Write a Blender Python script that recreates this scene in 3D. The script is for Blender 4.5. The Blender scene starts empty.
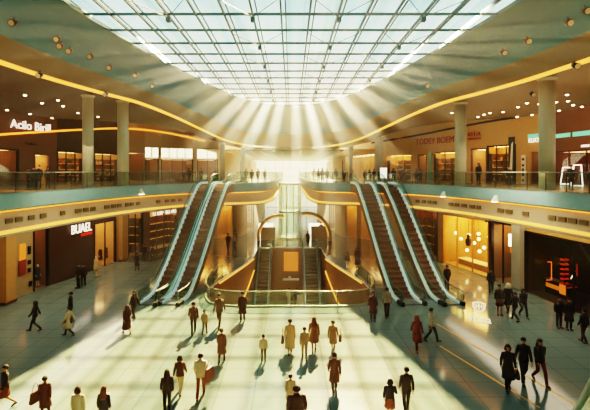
import bpy, bmesh, math, random
from mathutils import Vector, Matrix
from mathutils.geometry import tessellate_polygon
from mathutils.bvhtree import BVHTree
random.seed(7)
C = bpy.context.scene.collection
F, CX, HY, EYE = 420.0, 291.0, 172.0, 9.0      # focal length in px, vanishing point, eye height
FL2 = 7.85                                      # upper floor level

# ------------------------------------------------------------------ helpers
def lin(h):
    h = h.lstrip('#'); r = []
    for i in (0, 2, 4):
        c = int(h[i:i+2], 16) / 255
        r.append(c / 12.92 if c <= .04045 else ((c + .055) / 1.055) ** 2.4)
    return tuple(r) + (1,)

MATS = {}
def mat(name, col, rough=.6, metal=0, var=.12, scale=3.0, emit=0, ecol=None, spec=.5):
    if name in MATS: return MATS[name]
    m = bpy.data.materials.new(name); m.use_nodes = True
    nt = m.node_tree; b = nt.nodes['Principled BSDF']
    c = lin(col)
    tc = nt.nodes.new('ShaderNodeTexCoord'); nz = nt.nodes.new('ShaderNodeTexNoise')
    nz.inputs['Scale'].default_value = scale; nz.inputs['Detail'].default_value = 3
    nt.links.new(tc.outputs['Object'], nz.inputs['Vector'])
    mx = nt.nodes.new('ShaderNodeMix'); mx.data_type = 'RGBA'
    mx.inputs[6].default_value = tuple(x * (1 - var) for x in c[:3]) + (1,)
    mx.inputs[7].default_value = tuple(min(1, x * (1 + var)) for x in c[:3]) + (1,)
    nt.links.new(nz.outputs['Fac'], mx.inputs[0]); nt.links.new(mx.outputs[2], b.inputs['Base Color'])
    b.inputs['Roughness'].default_value = rough; b.inputs['Metallic'].default_value = metal
    b.inputs['Specular IOR Level'].default_value = spec
    if emit:
        b.inputs['Emission Color'].default_value = lin(ecol or col); b.inputs['Emission Strength'].default_value = emit
    MATS[name] = m
    return m

def glass_mat(name, tint, base=.05, top=.5, rough=.02):
    m = bpy.data.materials.new(name); m.use_nodes = True
    nt = m.node_tree; nt.nodes.clear()
    o = nt.nodes.new('ShaderNodeOutputMaterial'); t = nt.nodes.new('ShaderNodeBsdfTransparent')
    g = nt.nodes.new('ShaderNodeBsdfGlossy'); mx = nt.nodes.new('ShaderNodeMixShader')
    lw = nt.nodes.new('ShaderNodeLayerWeight'); lw.inputs['Blend'].default_value = .25
    mr = nt.nodes.new('ShaderNodeMapRange'); mr.inputs[3].default_value = base; mr.inputs[4].default_value = top
    t.inputs['Color'].default_value = lin(tint); g.inputs['Roughness'].default_value = rough
    g.inputs['Color'].default_value = (.9, 1, .98, 1)
    L = nt.links.new
    L(lw.outputs['Facing'], mr.inputs[0]); L(mr.outputs[0], mx.inputs[0])
    L(t.outputs[0], mx.inputs[1]); L(g.outputs[0], mx.inputs[2]); L(mx.outputs[0], o.inputs['Surface'])
    MATS[name] = m
    return m

class MB:
    def __init__(s): s.v = []; s.f = []; s.mi = []
    def add(s, vs, fs, mi=0):
        o = len(s.v); s.v += [tuple(v) for v in vs]
        for f in fs: s.f.append(tuple(o + i for i in f)); s.mi.append(mi)
        return s
    def quad(s, a, b, c, d): return s.add([a, b, c, d], [(0, 1, 2, 3)])
    def box(s, x0, x1, y0, y1, z0, z1, M=None):
        vs = [Vector((x, y, z)) for z in (z0, z1) for y in (y0, y1) for x in (x0, x1)]
        if M is not None: vs = [M @ v for v in vs]
        return s.add(vs, [(0, 2, 3, 1), (4, 5, 7, 6), (0, 1, 5, 4), (2, 6, 7, 3), (0, 4, 6, 2), (1, 3, 7, 5)])
    def loft(s, rings, closed=True, cap=True, mi=0):
        n = len(rings[0]); vs = [p for r in rings for p in r]; fs = []
        for i in range(len(rings) - 1):
            for j in range(n if closed else n - 1):
                k = (j + 1) % n
                fs.append((i*n + j, i*n + k, (i+1)*n + k, (i+1)*n + j))
        if cap and closed:
            fs.append(tuple(range(n - 1, -1, -1))); fs.append(tuple((len(rings) - 1) * n + j for j in range(n)))
        return s.add(vs, fs, mi)
    def tube(s, pts, rad, n=8, cap=True, flat=1.0):
        pts = [Vector(p) for p in pts]
        if not hasattr(rad, '__len__'): rad = [rad] * len(pts)
        rings = []; up = None
        for i, p in enumerate(pts):
            t = (pts[min(i + 1, len(pts) - 1)] - pts[max(i - 1, 0)]).normalized()
            if up is None: up = Vector((0, 0, 1)) if abs(t.z) < .9 else Vector((0, 1, 0))
            a = t.cross(up).normalized(); b = a.cross(t).normalized(); up = b
            rings.append([p + a * math.cos(6.28318 * k / n) * rad[i] + b * math.sin(6.28318 * k / n) * rad[i] * flat for k in range(n)])
        return s.loft(rings, True, cap)
    def ell(s, spec, n=12, cap=True):           # rings: (cx, cy, z, rx, ry)
        return s.loft([[(cx + rx * math.cos(6.28318 * k / n), cy + ry * math.sin(6.28318 * k / n), z) for k in range(n)]
                       for cx, cy, z, rx, ry in spec], True, cap)
    def ball(s, c, r, n=10, m=6, mi=0, fn=None):
        if not hasattr(r, '__len__'): r = (r, r, r)
        rings = []
        for i in range(m + 1):
            a = -math.pi / 2 + math.pi * (i + .02) / (m + .04)
            ring = []
            for k in range(n):
                d = Vector((math.cos(a) * math.cos(6.28318 * k / n), math.cos(a) * math.sin(6.28318 * k / n), math.sin(a)))
                q = fn(d) if fn else 1
                ring.append((c[0] + d.x * r[0] * q, c[1] + d.y * r[1] * q, c[2] + d.z * r[2] * q))
            rings.append(ring)
        return s.loft(rings, True, True, mi)
    def poly(s, loops, z):                      # flat polygon with holes
        L = [[Vector((x, y, 0)) for x, y in lp] for lp in loops]
        flat = [p for lp in L for p in lp]
        return s.add([(p.x, p.y, z) for p in flat], [tuple(t) for t in tessellate_polygon(L)])
    def mesh(s, name, mats, smooth=False):
        me = bpy.data.meshes.new(name); me.from_pydata(s.v, [], s.f)
        for m in (mats if isinstance(mats, (list, tuple)) else [mats]): me.materials.append(m)
        me.polygons.foreach_set('material_index', s.mi)
        bm = bmesh.new(); bm.from_mesh(me); bmesh.ops.recalc_face_normals(bm, faces=bm.faces[:]); bm.to_mesh(me); bm.free()
        if smooth: me.polygons.foreach_set('use_smooth', [True] * len(me.polygons))
        me.update()
        return me
    def build(s, name, mats, parent=None, smooth=False):
        return link(name, s.mesh(name, mats, smooth), parent)

def link(name, data, parent=None):
    o = bpy.data.objects.new(name, data); C.objects.link(o)
    if parent is not None: o.parent = parent
    return o
def tag(o, label=None, cat=None, group=None, kind=None):
    if label: o['label'] = label
    if cat: o['category'] = cat
    if group: o['group'] = group
    if kind: o['kind'] = kind
    return o
def thing(name, label, cat, loc=(0, 0, 0), rz=0, group=None):
    o = bpy.data.objects.new(name, None); C.objects.link(o); o.location = loc; o.rotation_euler = (0, 0, rz)
    o.empty_display_size = .1
    return tag(o, label, cat, group)
def struct(o, label=None): o['kind'] = 'structure'; return tag(o, label) if label else o
def dup(root, loc, rz, label=None, group=None):
    r = root.copy(); C.objects.link(r); r.location = loc; r.rotation_euler = (0, 0, rz)
    if label: r['label'] = label
    if group: r['group'] = group
    for ch in list(root.children):
        c = ch.copy(); C.objects.link(c); c.parent = r
        for g in ch.children:
            d = g.copy(); C.objects.link(d); d.parent = c
    return r

def P(px, py, Y): return Vector(((px - CX) * Y / F, Y, EYE - (py - HY) * Y / F))
def gnd(px, py, z=0):
    Y = F * (EYE - z) / (py - HY)
    return Vector(((px - CX) * Y / F, Y, z))
def spline(pts, n=8):
    pts = [Vector(p) for p in pts]; out = []
    for i in range(len(pts) - 1):
        p0, p1, p2, p3 = pts[max(i - 1, 0)], pts[i], pts[i + 1], pts[min(i + 2, len(pts) - 1)]
        a = (p1 - p0).length or 1; b = (p2 - p1).length; c = (p3 - p2).length or 1
        m1 = (p2 - p1) if i == 0 else ((p1 - p0) / a * b + (p2 - p1)) / 2
        m2 = (p2 - p1) if i == len(pts) - 2 else ((p3 - p2) / c * b + (p2 - p1)) / 2
        for k in range(n):
            t = k / n; t2 = t * t; t3 = t2 * t
            out.append((2*t3 - 3*t2 + 1) * p1 + (t3 - 2*t2 + t) * m1 + (-2*t3 + 3*t2) * p2 + (t3 - t2) * m2)
    return out + [pts[-1]]
def mir(path): return [Vector((-p.x, p.y, p.z)) for p in path]
def normals(path, side):                        # side -1: left path traversed away from us
    out = []
    for i in range(len(path)):
        t = path[min(i + 1, len(path) - 1)] - path[max(i - 1, 0)]; t.z = 0; t.normalize()
        n = Vector((-t.y, t.x, 0)); out.append(n if side < 0 else -n)
    return out
def offset(path, side, o, dz=0):
    return [p + n * o + Vector((0, 0, dz)) for p, n in zip(path, normals(path, side))]
def sweep(mb, path, side, prof, closed=False):
    ns = normals(path, side)
    rings = [[p + n * o + Vector((0, 0, z)) for o, z in prof] for p, n in zip(path, ns)]
    return mb.loft(rings, closed, closed)
def hit(path, px):                              # where the sight line through a pixel column meets a plan path
    k = (px - CX) / F
    for a, b in zip(path, path[1:]):
        fa, fb = a.x - k * a.y, b.x - k * b.y
        if fa * fb <= 0 and fa != fb and max(a.y, b.y) > 5:
            t = fa / (fa - fb); p = a.lerp(b, t); d = (b - a).normalized()
            return Vector((p.x, p.y, 0)), Vector((d.x, d.y, 0)).normalized()
    raise ValueError('no hit %s' % px)
def clip(path, f):                              # longest run of points that satisfy f
    best, cur = [], []
    for p in path:
        if f(p): cur.append(p)
        else:
            if len(cur) > len(best): best = cur
            cur = []
    return cur if len(cur) > len(best) else best

# ------------------------------------------------------------------ materials
def floor_material():
    m = bpy.data.materials.new('polished_stone_floor'); m.use_nodes = True
    nt = m.node_tree; b = nt.nodes['Principled BSDF']; N = nt.nodes.new; L = nt.links.new
    tc = N('ShaderNodeTexCoord'); br = N('ShaderNodeTexBrick')
    br.offset = 0; br.inputs['Scale'].default_value = 1
    br.inputs['Brick Width'].default_value = 1.5; br.inputs['Row Height'].default_value = 1.2
    br.inputs['Mortar Size'].default_value = .022
    br.inputs['Color1'].default_value = lin('#748682'); br.inputs['Color2'].default_value = lin('#70827e'); br.inputs['Mortar'].default_value = lin('#5c6d6a')
    L(tc.outputs['Object'], br.inputs['Vector'])
    nz = N('ShaderNodeTexNoise'); nz.inputs['Scale'].default_value = .6; nz.inputs['Detail'].default_value = 5
    L(tc.outputs['Object'], nz.inputs['Vector'])
    mx = N('ShaderNodeMix'); mx.data_type = 'RGBA'; mx.blend_type = 'MULTIPLY'; mx.inputs[0].default_value = .12
    L(br.outputs['Color'], mx.inputs[6]); L(nz.outputs['Color'], mx.inputs[7]); L(mx.outputs[2], b.inputs['Base Color'])
    mr = N('ShaderNodeMapRange'); mr.inputs[3].default_value = .07; mr.inputs[4].default_value = .15
    L(nz.outputs['Fac'], mr.inputs[0]); L(mr.outputs[0], b.inputs['Roughness'])
    b.inputs['Specular IOR Level'].default_value = .85
    return m
M_FLOOR = floor_material()
M_TEAL = mat('teal_grey_painted_fascia', '#86a8aa', .55)
M_COVE = mat('skylit_teal_plaster', '#2c6672', .7, var=.06, scale=.4)  # teal of the sky light is put into this base colour
M_SOFFIT = mat('light_warmed_plaster', '#6e5634', .7, var=.06, scale=.4)  # tan light reflected from the strip is put into this colour
M_PALE = mat('pale_tan_plaster', '#bda47c', .7, var=.06)  # even pale tan for far walls, arches and ceilings
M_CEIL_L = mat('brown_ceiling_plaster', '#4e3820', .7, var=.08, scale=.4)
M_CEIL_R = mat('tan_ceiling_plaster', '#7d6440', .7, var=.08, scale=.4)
M_BEIGE = mat('beige_fascia_panel', '#aaa08c', .55, var=.05)
M_TANW = mat('tan_wall_stone', '#b28a52', .5)
M_TANR = mat('warm_tan_wall', '#c9a066', .5)
M_DKBROWN = mat('dark_brown_cladding', '#3a2014', .4)
M_REDBR = mat('red_brown_cladding', '#6a4026', .45)
M_DARK = mat('near_black_cladding', '#171310', .3)
M_STRIP = mat('amber_led_strip', '#ffb040', .5, emit=1.7, ecol='#ff9c3e')
M_STRIP2 = mat('pale_amber_led_strip', '#ffc860', .5, emit=1.1, ecol='#ffab50')
M_COL = mat('grey_column_plaster', '#aaa590', .5, var=.05)
M_STEEL = mat('brushed_steel', '#9aa3a0', .3, .9)
M_DKSTEEL = mat('dark_bronze_metal', '#33302a', .4, .7)
M_CYAN = mat('pale_teal_metal_added_glow', '#d9ecea', .32, .35, emit=.2, ecol='#cde8e2')  # emission added to brighten the escalator decks, which are no lamps
M_HAND = mat('grey_teal_handrail', '#4d6a6a', .4, .2)
M_TRUSS = mat('bronze_escalator_cladding', '#7a6247', .38, .35)
M_STEP = mat('brown_ribbed_step_metal', '#7a5540', .55, .2, var=.2, scale=9)
M_RUBBER = mat('black_rubber', '#151515', .5)
M_RAILSTEEL = mat('pale_steel_rail', '#b9b8a4', .25, .8)
M_MULL = mat('slate_teal_roof_steel', '#3f6063', .45, .3)
M_WHITE = mat('lit_white_letters', '#ffffff', .5, emit=1.5, ecol='#fff4e0')
M_WHITEP = mat('white_panel', '#e8e2d0', .4)
M_REDL = mat('lit_red_letters', '#8a1a10', .5, emit=.08, ecol='#c02a14')
M_SPOT = mat('lit_lamp_lens', '#ffffff', .5, emit=14, ecol='#ffe2b0')
M_WARMP = mat('warm_shop_light_panel', '#ffffff', .5, emit=7, ecol='#ffcd8c')
M_WARMLO = mat('dim_warm_shop_light_panel', '#ffffff', .5, emit=3.2, ecol='#ffb878')
M_WARMHI = mat('bright_gold_shop_light_panel', '#ffffff', .5, emit=15, ecol='#ffc468')
M_GOLD = mat('gold_shop_interior', '#b99a6c', .5)
M_BROWNI = mat('brown_shop_interior', '#86674a', .5)
M_DARKI = mat('dark_shop_interior', '#2a1a12', .5)
M_WOOD = mat('honey_wood', '#5e3e20', .5, var=.25, scale=6)
M_ORANGE = mat('orange_lit_panel', '#d27a2c', .5, emit=.55, ecol='#e58a34')
M_PIT = mat('amber_basement_wall', '#93734c', .5)
M_NEON = mat('orange_neon_tube', '#ff8a50', .5, emit=1.6, ecol='#ff7a3c')
M_NEONR = mat('red_neon_panel', '#c02a14', .5, emit=.6, ecol='#d43418')
M_NEONW = mat('white_neon_tube', '#ffffff', .5, emit=2.4, ecol='#fff0e0')
M_TEALL = mat('teal_lit_panel', '#5fb39a', .5, emit=.9, ecol='#6cc4a4')
M_BRASS = mat('brass_floor_inlay', '#d9a542', .35, .5)
M_FLLIGHT = mat('painted_floor_light', '#f4efdf', .4, emit=.35, ecol='#f4efdf')  # pale light on the floor, put into colour and glow
M_GL = glass_mat('clear_railing_glass', '#dcebe4', .06, .45)
M_GLSHOP = glass_mat('shop_window_glass', '#f2efe6', .03, .12)
M_GLROOF = glass_mat('pale_roof_glass', '#e6f4f0', .05, .3)
def stripe_roof(m):  # tint stripes added to the glass to break sunlight into streaks
    nt = m.node_tree; N = nt.nodes.new; L = nt.links.new
    tb = [n for n in nt.nodes if n.type == 'BSDF_TRANSPARENT'][0]
    tc = N('ShaderNodeTexCoord'); mp = N('ShaderNodeMapping'); mp.inputs['Scale'].default_value = (.9, .02, 0)
    nz = N('ShaderNodeTexNoise'); nz.inputs['Scale'].default_value = 1; nz.inputs['Detail'].default_value = 2
    rp = N('ShaderNodeValToRGB'); rp.color_ramp.elements[0].position = .40; rp.color_ramp.elements[1].position = .56
    rp.color_ramp.elements[0].color = (.66, .76, .74, 1); rp.color_ramp.elements[1].color = (1, 1, .97, 1)
    L(tc.outputs['Object'], mp.inputs[0]); L(mp.outputs[0], nz.inputs['Vector']); L(nz.outputs['Fac'], rp.inputs[0]); L(rp.outputs[0], tb.inputs['Color'])
M_GLSKY = glass_mat('streak_striped_roof_glass', '#ffffff', .04, .2); stripe_roof(M_GLSKY)
M_GLTEAL = glass_mat('teal_balustrade_glass', '#d2e8e2', .05, .35)

# ------------------------------------------------------------------ plan curves
EDGE = spline([(-15.2, 1, 0), (-15.1, 10, 0), (-14.6, 19, 0), (-13.7, 27, 0), (-12.5, 32.5, 0), (-10.5, 37, 0), (-8, 39.7, 0),
               (-5.6, 40.9, 0), (-3.9, 41.7, 0), (-2.8, 43, 0), (-2.3, 45.5, 0), (-2.0, 50, 0), (-1.9, 60, 0), (-1.9, 108, 0)], 8)
EDGER = mir(EDGE)
CEDGE = [(-15, 1, 14.3), (-14.9, 10, 14.3), (-14.2, 19, 14.3), (-13.6, 24.5, 14.3), (-12.7, 28.5, 14.3), (-11.6, 32, 14.25), (-10.4, 37, 13.9),
         (-9.0, 42, 13.25), (-7.2, 47.5, 12.5), (-5, 51, 12.15), (-2.5, 52.6, 12.05), (0, 53, 12.05)]
RIM = [(-12.4, 1, 18), (-12.4, 10, 18), (-12.2, 18, 18), (-11.9, 22.5, 18), (-11.2, 28, 18), (-10.5, 33, 18), (-9.4, 39, 18), (-7.8, 46, 18),
       (-6.2, 51.5, 18), (-4, 55.2, 18), (-2, 56.8, 18), (0, 57.2, 18)]
COUT = [(-27, 1, 14.3), (-27, 10, 14.3), (-26.5, 22, 14.3), (-26, 32, 14.3), (-25.5, 37, 14.3), (-24.5, 41, 14.25), (-22.5, 46, 14.6), (-19, 51.5, 14.9),
        (-15.5, 55, 14.6), (-10.5, 58, 13.2), (-4, 57.5, 12.05), (0, 56.5, 12.05)]
CE, RM, CO = spline(CEDGE, 8), spline(RIM, 8), spline(COUT, 8)
MID = [a.lerp(b, .3) + Vector((0, 0, (1.1 + .3 * (14.3 - a.z)) - .3 * (b.z - a.z))) for a, b in zip(CE, RM)]
UPW = spline([(-25.2, 1, 0), (-25.2, 28, 0), (-24.6, 38, 0), (-22, 46, 0), (-18.3, 52.5, 0), (-13.5, 56.5, 0), (-10, 58, 0), (-9.6, 62, 0), (-9.6, 108, 0)], 6)
UPWR = spline([(24.6, 1, 0), (24.6, 28, 0), (24, 34, 0), (22.5, 41, 0), (18.5, 47.5, 0), (14, 54.5, 0), (10, 58, 0), (9.6, 62, 0), (9.6, 108, 0)], 6)
LOW = spline([(-19.6, 1, 0), (-19.6, 29.5, 0), (-19.3, 32.5, 0), (-18.5, 36, 0), (-17.9, 40, 0), (-16.8, 45, 0), (-14.5, 52, 0), (-10.5, 56.5, 0), (-7.5, 58, 0),
              (-6.6, 61, 0), (-6.5, 108, 0)], 6)
LOWR = spline([(18.8, 1, 0), (18.7, 24, 0), (18.3, 29.2, 0), (17.4, 32.5, 0), (16.3, 38, 0), (14.8, 43, 0), (12.8, 50, 0), (10, 56, 0), (7.5, 58, 0),
               (6.6, 61, 0), (6.5, 108, 0)], 6)
HOLE = [(-4.4, 28.3), (4.2, 28.3), (5.3, 28.9), (5.9, 30.2), (6.1, 32), (5.9, 34.5), (5.2, 37.4), (4.3, 41), (3.7, 44), (3.55, 50),
        (-3.9, 50), (-4.0, 44), (-4.5, 41), (-5.3, 37.4), (-6.0, 34.5), (-6.3, 32), (-6.1, 30.2), (-5.5, 28.9)]

# ------------------------------------------------------------------ setting: floors, slabs, ceilings
struct(MB().poly([[(-30, -4), (30, -4), (30, 110), (-30, 110)], HOLE], 0).build('floor', M_FLOOR))
pit = MB()
hp = HOLE + [HOLE[0]]
pit.loft([[(x, y, -6.0), (x, y, -.02)] for x, y in hp], False)
struct(pit.build('wall_basement', M_PIT))
struct(MB().poly([HOLE], -6.0).build('floor_basement', mat('basement_floor_stone', '#a58a60', .3)))

def slab(edge, side, tagname, mceil):
    s = -1 if side < 0 else 1
    o = [(p.x, p.y) for p in edge]
    struct(MB().poly([o + [(s * 28, 108), (s * 28, 1)]], FL2).build('floor_upper_' + tagname, mat('upper_floor_stone', '#a08a68', .25)))
    o2 = [(p.x, p.y) for p in offset(edge, side, .15)]
    struct(MB().poly([o2 + [(s * 28, 108), (s * 28, 1)]], 5.7).build('ceiling_lower_' + tagname, mceil))
    # fascia: teal band, recessed beige panel between two light coves
    struct(sweep(MB(), edge, side, [(.3, FL2 - .001), (0, FL2 + .03), (0, 7.12), (.12, 7.02), (.42, 7.02)]).build('trim_teal_' + tagname, M_TEAL))
    struct(sweep(MB(), edge, side, [(.42, 7.0), (.40, 6.9), (.30, 5.98), (.05, 5.93), (.02, 5.74), (.16, 5.69)]).build('trim_fascia_' + tagname, M_BEIGE))
    tag(sweep(MB(), edge, side, [(.16, 7.0), (.40, 7.0), (.415, 6.86)]).build('cove_light', M_STRIP),
        'long amber cove light under the teal balcony band on the %s, upper of the two' % tagname, 'light strip')
    tag(sweep(MB(), edge, side, [(.30, 6.0), (.08, 5.945), (.04, 5.96), (.0, 5.93), (.0, 5.85)]).build('cove_light', M_STRIP2),
        'long amber light strip along the foot of the beige balcony fascia on the %s' % tagname, 'light strip')
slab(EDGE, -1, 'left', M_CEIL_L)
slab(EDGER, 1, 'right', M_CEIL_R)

cove_bvh = []
def upper_ceiling(sgn, name, mceil):
    f = (lambda L: L) if sgn < 0 else mir
    ce, rm, co, md = f(CE), f(RM), f(CO), f(MID)
    a = MB().loft([[r, r.lerp(m, .5) + Vector((0, 0, .25)), m] for r, m in zip(rm, md)], False)
    struct(a.build('ceiling_cove_' + name, M_COVE, smooth=True))
    b = MB().loft([[m, m.lerp(e, .5) + Vector((0, 0, -.12)), e + Vector((0, 0, .12))] for m, e in zip(md, ce)], False)
    struct(b.build('ceiling_soffit_' + name, M_SOFFIT, smooth=True))
    c = MB().loft([[e, e.lerp(o, .1) + Vector((0, 0, .35)), e.lerp(o, .5) + Vector((0, 0, .15)), o + (o - e).normalized() * 3] for e, o in zip(ce, co)], False)
    struct(c.build('ceiling_upper_' + name, mceil))
    for x in (a, b, c): cove_bvh.append(BVHTree.FromPolygons(x.v, x.f))
    # amber strip in the lip of the soffit edge
    n = int(len(ce) * .83)
    r = MB()
    r.loft([[e + d * -.02 + Vector((0, 0, .13)), e + d * -.06 + Vector((0, 0, .0)), e + d * .22 + Vector((0, 0, -.03)), e + d * .26 + Vector((0, 0, .1))]
            for e, d in list(zip(ce, [(o - e).normalized() for e, o in zip(ce, co)]))[:n]], False)
    tag(r.build('cove_light', M_STRIP), 'long curved amber light strip along the ceiling edge of the %s upper gallery' % name, 'light strip')
    return ce, co
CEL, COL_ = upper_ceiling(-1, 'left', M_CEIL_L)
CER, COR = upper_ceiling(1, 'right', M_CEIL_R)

def raycast(px, py):
    o = Vector((0, 0, EYE)); d = (P(px, py, 1) - o).normalized(); best = None
    for b in cove_bvh:
        h = b.ray_cast(o, d)
        if h[0] is not None and (best is None or h[3] < best[2]): best = (h[0], h[1], h[3])
    return best

# skylight: glass sheet and steel grid
rimloop = [(p.x, p.y) for p in RM] + [(-p.x, p.y) for p in reversed(RM[:-1])]
sky = link('window_1', None); struct(sky)
MB().poly([rimloop], 18.06).build('glass', M_GLSKY, sky)
def rim_x(y):
    for a, b in zip(RM, RM[1:]):
        if a.y <= y <= b.y and b.y > a.y: return -(a.x + (b.x - a.x) * (y - a.y) / (b.y - a.y))
    return 0
def rim_y(x):
    best = 1
    for a, b in zip(RM, RM[1:]):
        if a.x <= -abs(x) <= b.x and b.x > a.x: best = max(best, a.y + (b.y - a.y) * (-abs(x) - a.x) / (b.x - a.x))
    return best if best > 1 else 57
g = MB()
k = 0; x = -11.9
while x < 12:
    ye = rim_y(x)
    w, h = (.05, .13)
    g.box(x - w, x + w, 1, ye, 18.05 - h, 18.06)
    g.box(x + .26 - .035, x + .26 + .035, 1, rim_y(x + .22), 18.02, 18.1)
    x += 1.62; k += 1
y = 2.3
while y < 57:
    xe = rim_x(y); g.box(-xe, xe, y - .06, y + .06, 17.92, 18.05)
    pass
    y += 2.7
# bracing rods and node plates under the grid
y = 5.0
i = 0
while y < 52:
    for x in (-8.6, -3.8, 1.1, 5.9):
        if abs(x) + 2.5 < rim_x(y + 2.7):
            g.tube([(x, y, 17.8), (x + 1.62, y + 2.7, 17.8)], .025, 5); g.tube([(x + 1.62, y + 2.7, 17.8), (x + 3.24, y, 17.8)], .025, 5)
            g.box(x + 1.5, x + 1.75, y + 2.55, y + 2.85, 17.55, 17.8)
    y += 5.4
g.build('window_frame', M_MULL, sky)
rimtrim = MB().loft([[Vector((x, y, 17.9)), Vector((x, y, 18.12))] for x, y in rimloop], False)
struct(rimtrim.build('trim_skylight_rim', M_COVE))

# far gallery: roof glazing over the concourse
w2 = struct(link('window_2', None))
MB().quad((-7, 56.5, 12.05), (7, 56.5, 12.05), (7, 108, 12.05), (-7, 108, 12.05)).build('glass', M_GLROOF, w2)
g = MB()
for i in range(11): g.box(-7 + 1.4 * i - .05, -7 + 1.4 * i + .05, 56.5, 108, 11.85, 12.05)
for i in range(20): g.box(-7, 7, 56.5 + 2.7 * i - .06, 56.5 + 2.7 * i + .06, 11.8, 12.04)
g.build('window_frame', M_MULL, w2)
for s, nm in ((-1, 'left'), (1, 'right')):
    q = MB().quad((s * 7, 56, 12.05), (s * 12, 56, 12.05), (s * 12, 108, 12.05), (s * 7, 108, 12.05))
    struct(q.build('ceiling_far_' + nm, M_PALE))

# end of the concourse: tall glazed wall
we = struct(link('window_3', None))
MB().quad((-10, 108, 0), (10, 108, 0), (10, 108, 12), (-10, 108, 12)).build('glass', M_GLROOF, we)
g = MB()
for i in range(11): g.box(-10 + 2 * i - .08, -10 + 2 * i + .08, 107.9, 108.1, 0, 12.1)
for z in (0.1, 3, 5.7, 7.9, 10, 12): g.box(-10, 10, 107.9, 108.1, z - .08, z + .08)
g.build('window_frame', M_WHITEP, we)
struct(MB().box(-30, 30, -4.3, -4, 0, 18).build('wall_back', M_DKBROWN))
struct(MB().box(-30, 30, -4, 1, 17.95, 18.2).build('ceiling_back', M_SOFFIT))

# ------------------------------------------------------------------ walls with shop bays
class Wall:
    def __init__(s, path, side, z0, z1): s.p, s.side, s.z0, s.z1 = path, side, z0, z1
    def at(s, px):
        p, t = hit(s.p, px); n = Vector((-t.y, t.x, 0))
        if s.side > 0: n = -n
        return p, t, n
    def span(s, a, b):                          # plan points of the wall between two pixel columns
        pa, pb = s.at(a)[0], s.at(b)[0]
        lo, hi = sorted((pa.y, pb.y))
        mid = [Vector((q.x, q.y, 0)) for q in s.p if lo + .05 < q.y < hi - .05]
        pts = [pa] + (mid if pa.y < pb.y else mid[::-1]) + [pb]
        return pts
    def z(s, px, py): return EYE - (py - HY) * s.at(px)[0].y / F

def wall_mesh(mb, pts, z0, z1, n, th=.22):
    off = n * th
    rings = [[p + Vector((0, 0, z0)), p + Vector((0, 0, z1)), p + off + Vector((0, 0, z1)), p + off + Vector((0, 0, z0))] for p in pts]
    mb.loft(rings, True, True)

def shop(W, a, b, zb, zt, label, inner, lamp, fmat, depth=3.2, mull=1.6, glaze=True, shelves=None, shelf_label=None, goods=None):
    """A shop bay between two pixel columns: frame, glass, lit interior; returns helper to place things inside."""
    pa, pb = W.at(a)[0], W.at(b)[0]
    if pa.x > pb.x: pa, pb = pb, pa
    L = (pb - pa).length; t = (pb - pa).normalized(); n = Vector((-t.y, t.x, 0))
    rz = math.atan2(t.y, t.x)
    r = thing('shopfront', label, 'shopfront', (pa.x, pa.y, zb), rz)
    H = zt - zb
    sh = MB()
    if shelves: depth, mull = min(depth, 1.75), min(mull, 1.25)
    d = depth
    sh.quad((0, .22, .0), (0, d, .0), (0, d, H), (0, .22, H)); sh.quad((L, .22, 0), (L, d, 0), (L, d, H), (L, .22, H))
    sh.quad((0, d, 0), (L, d, 0), (L, d, H), (0, d, H)); sh.quad((0, .22, H), (L, .22, H), (L, d, H), (0, d, H))
    sh.quad((0, .1, .03), (L, .1, .03), (L, d, .03), (0, d, .03))
    sh.build('interior', inner, r)
    if lamp:
        MB().box(.3, L - .3, .8, d - .5, H - .12, H - .06).build('light_panel', lamp, r)
    fr = MB()
    fr.box(0, .12, -.05, .2, 0, H); fr.box(L - .12, L, -.05, .2, 0, H); fr.box(0, L, -.05, .2, H - .14, H)
    m = max(1, round(L / mull))
    for i in range(1, m): fr.box(L * i / m - .035, L * i / m + .035, 0, .12, 0, H - .1)
    fr.build('frame', fmat, r)
    if glaze: MB().quad((.12, .07, .03), (L - .12, .07, .03), (L - .12, .07, H - .14), (.12, .07, H - .14)).build('glass', M_GLSHOP, r)
    def loc(u, v, z=.03): return pa + t * (u * L) + n * v + Vector((0, 0, zb + z))
    if shelves:
        k = max(1, int(L / 2.2)) if shelves is True else shelves
        far = 1 if pb.y > pa.y else 0
        spots = [((i + .5) / k, d - .5, rz, L / k * .82, t) for i in range(k)] + [(1 - .47 / L if far else .47 / L, .8, rz + (-math.pi / 2 if far else math.pi / 2), 1.15, n)]
        for u_, v_, ra, sw, ax in spots:
            q = thing('display_shelf', shelf_label, 'shelf', loc(u_, v_), ra, shelf_label + ' row')
            MB().box(-sw/2, sw/2, .4, .46, 0, H * .78).build('back_panel', M_WOOD, q)
            for e in (-1, 1): MB().box(e*sw/2 - .03, e*sw/2 + .03, 0, .46, 0, H * .78).build('side_panel', M_WOOD, q)
            bk = Vector((-math.sin(ra), math.cos(ra), 0)); al = Vector((math.cos(ra), math.sin(ra), 0))
            for j in range(4):
                zz = .15 + j * H * .19
                MB().box(-sw/2 + .03, sw/2 - .03, .02, .4, zz, zz + .04).build('shelf', M_WOOD, q)
                if j: MB().box(-sw/2 + .05, sw/2 - .05, .03, .07, zz - .04, zz - .01).build('shelf_light', M_STRIP2, q)
                if goods:
                    for gx in (-.3, 0, .3):
                        if random.random() < .8: goods(loc(u_, v_, .03 + zz + .04) + bk * .2 + al * (gx * sw), ra)
    return loc, rz, L, H

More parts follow.
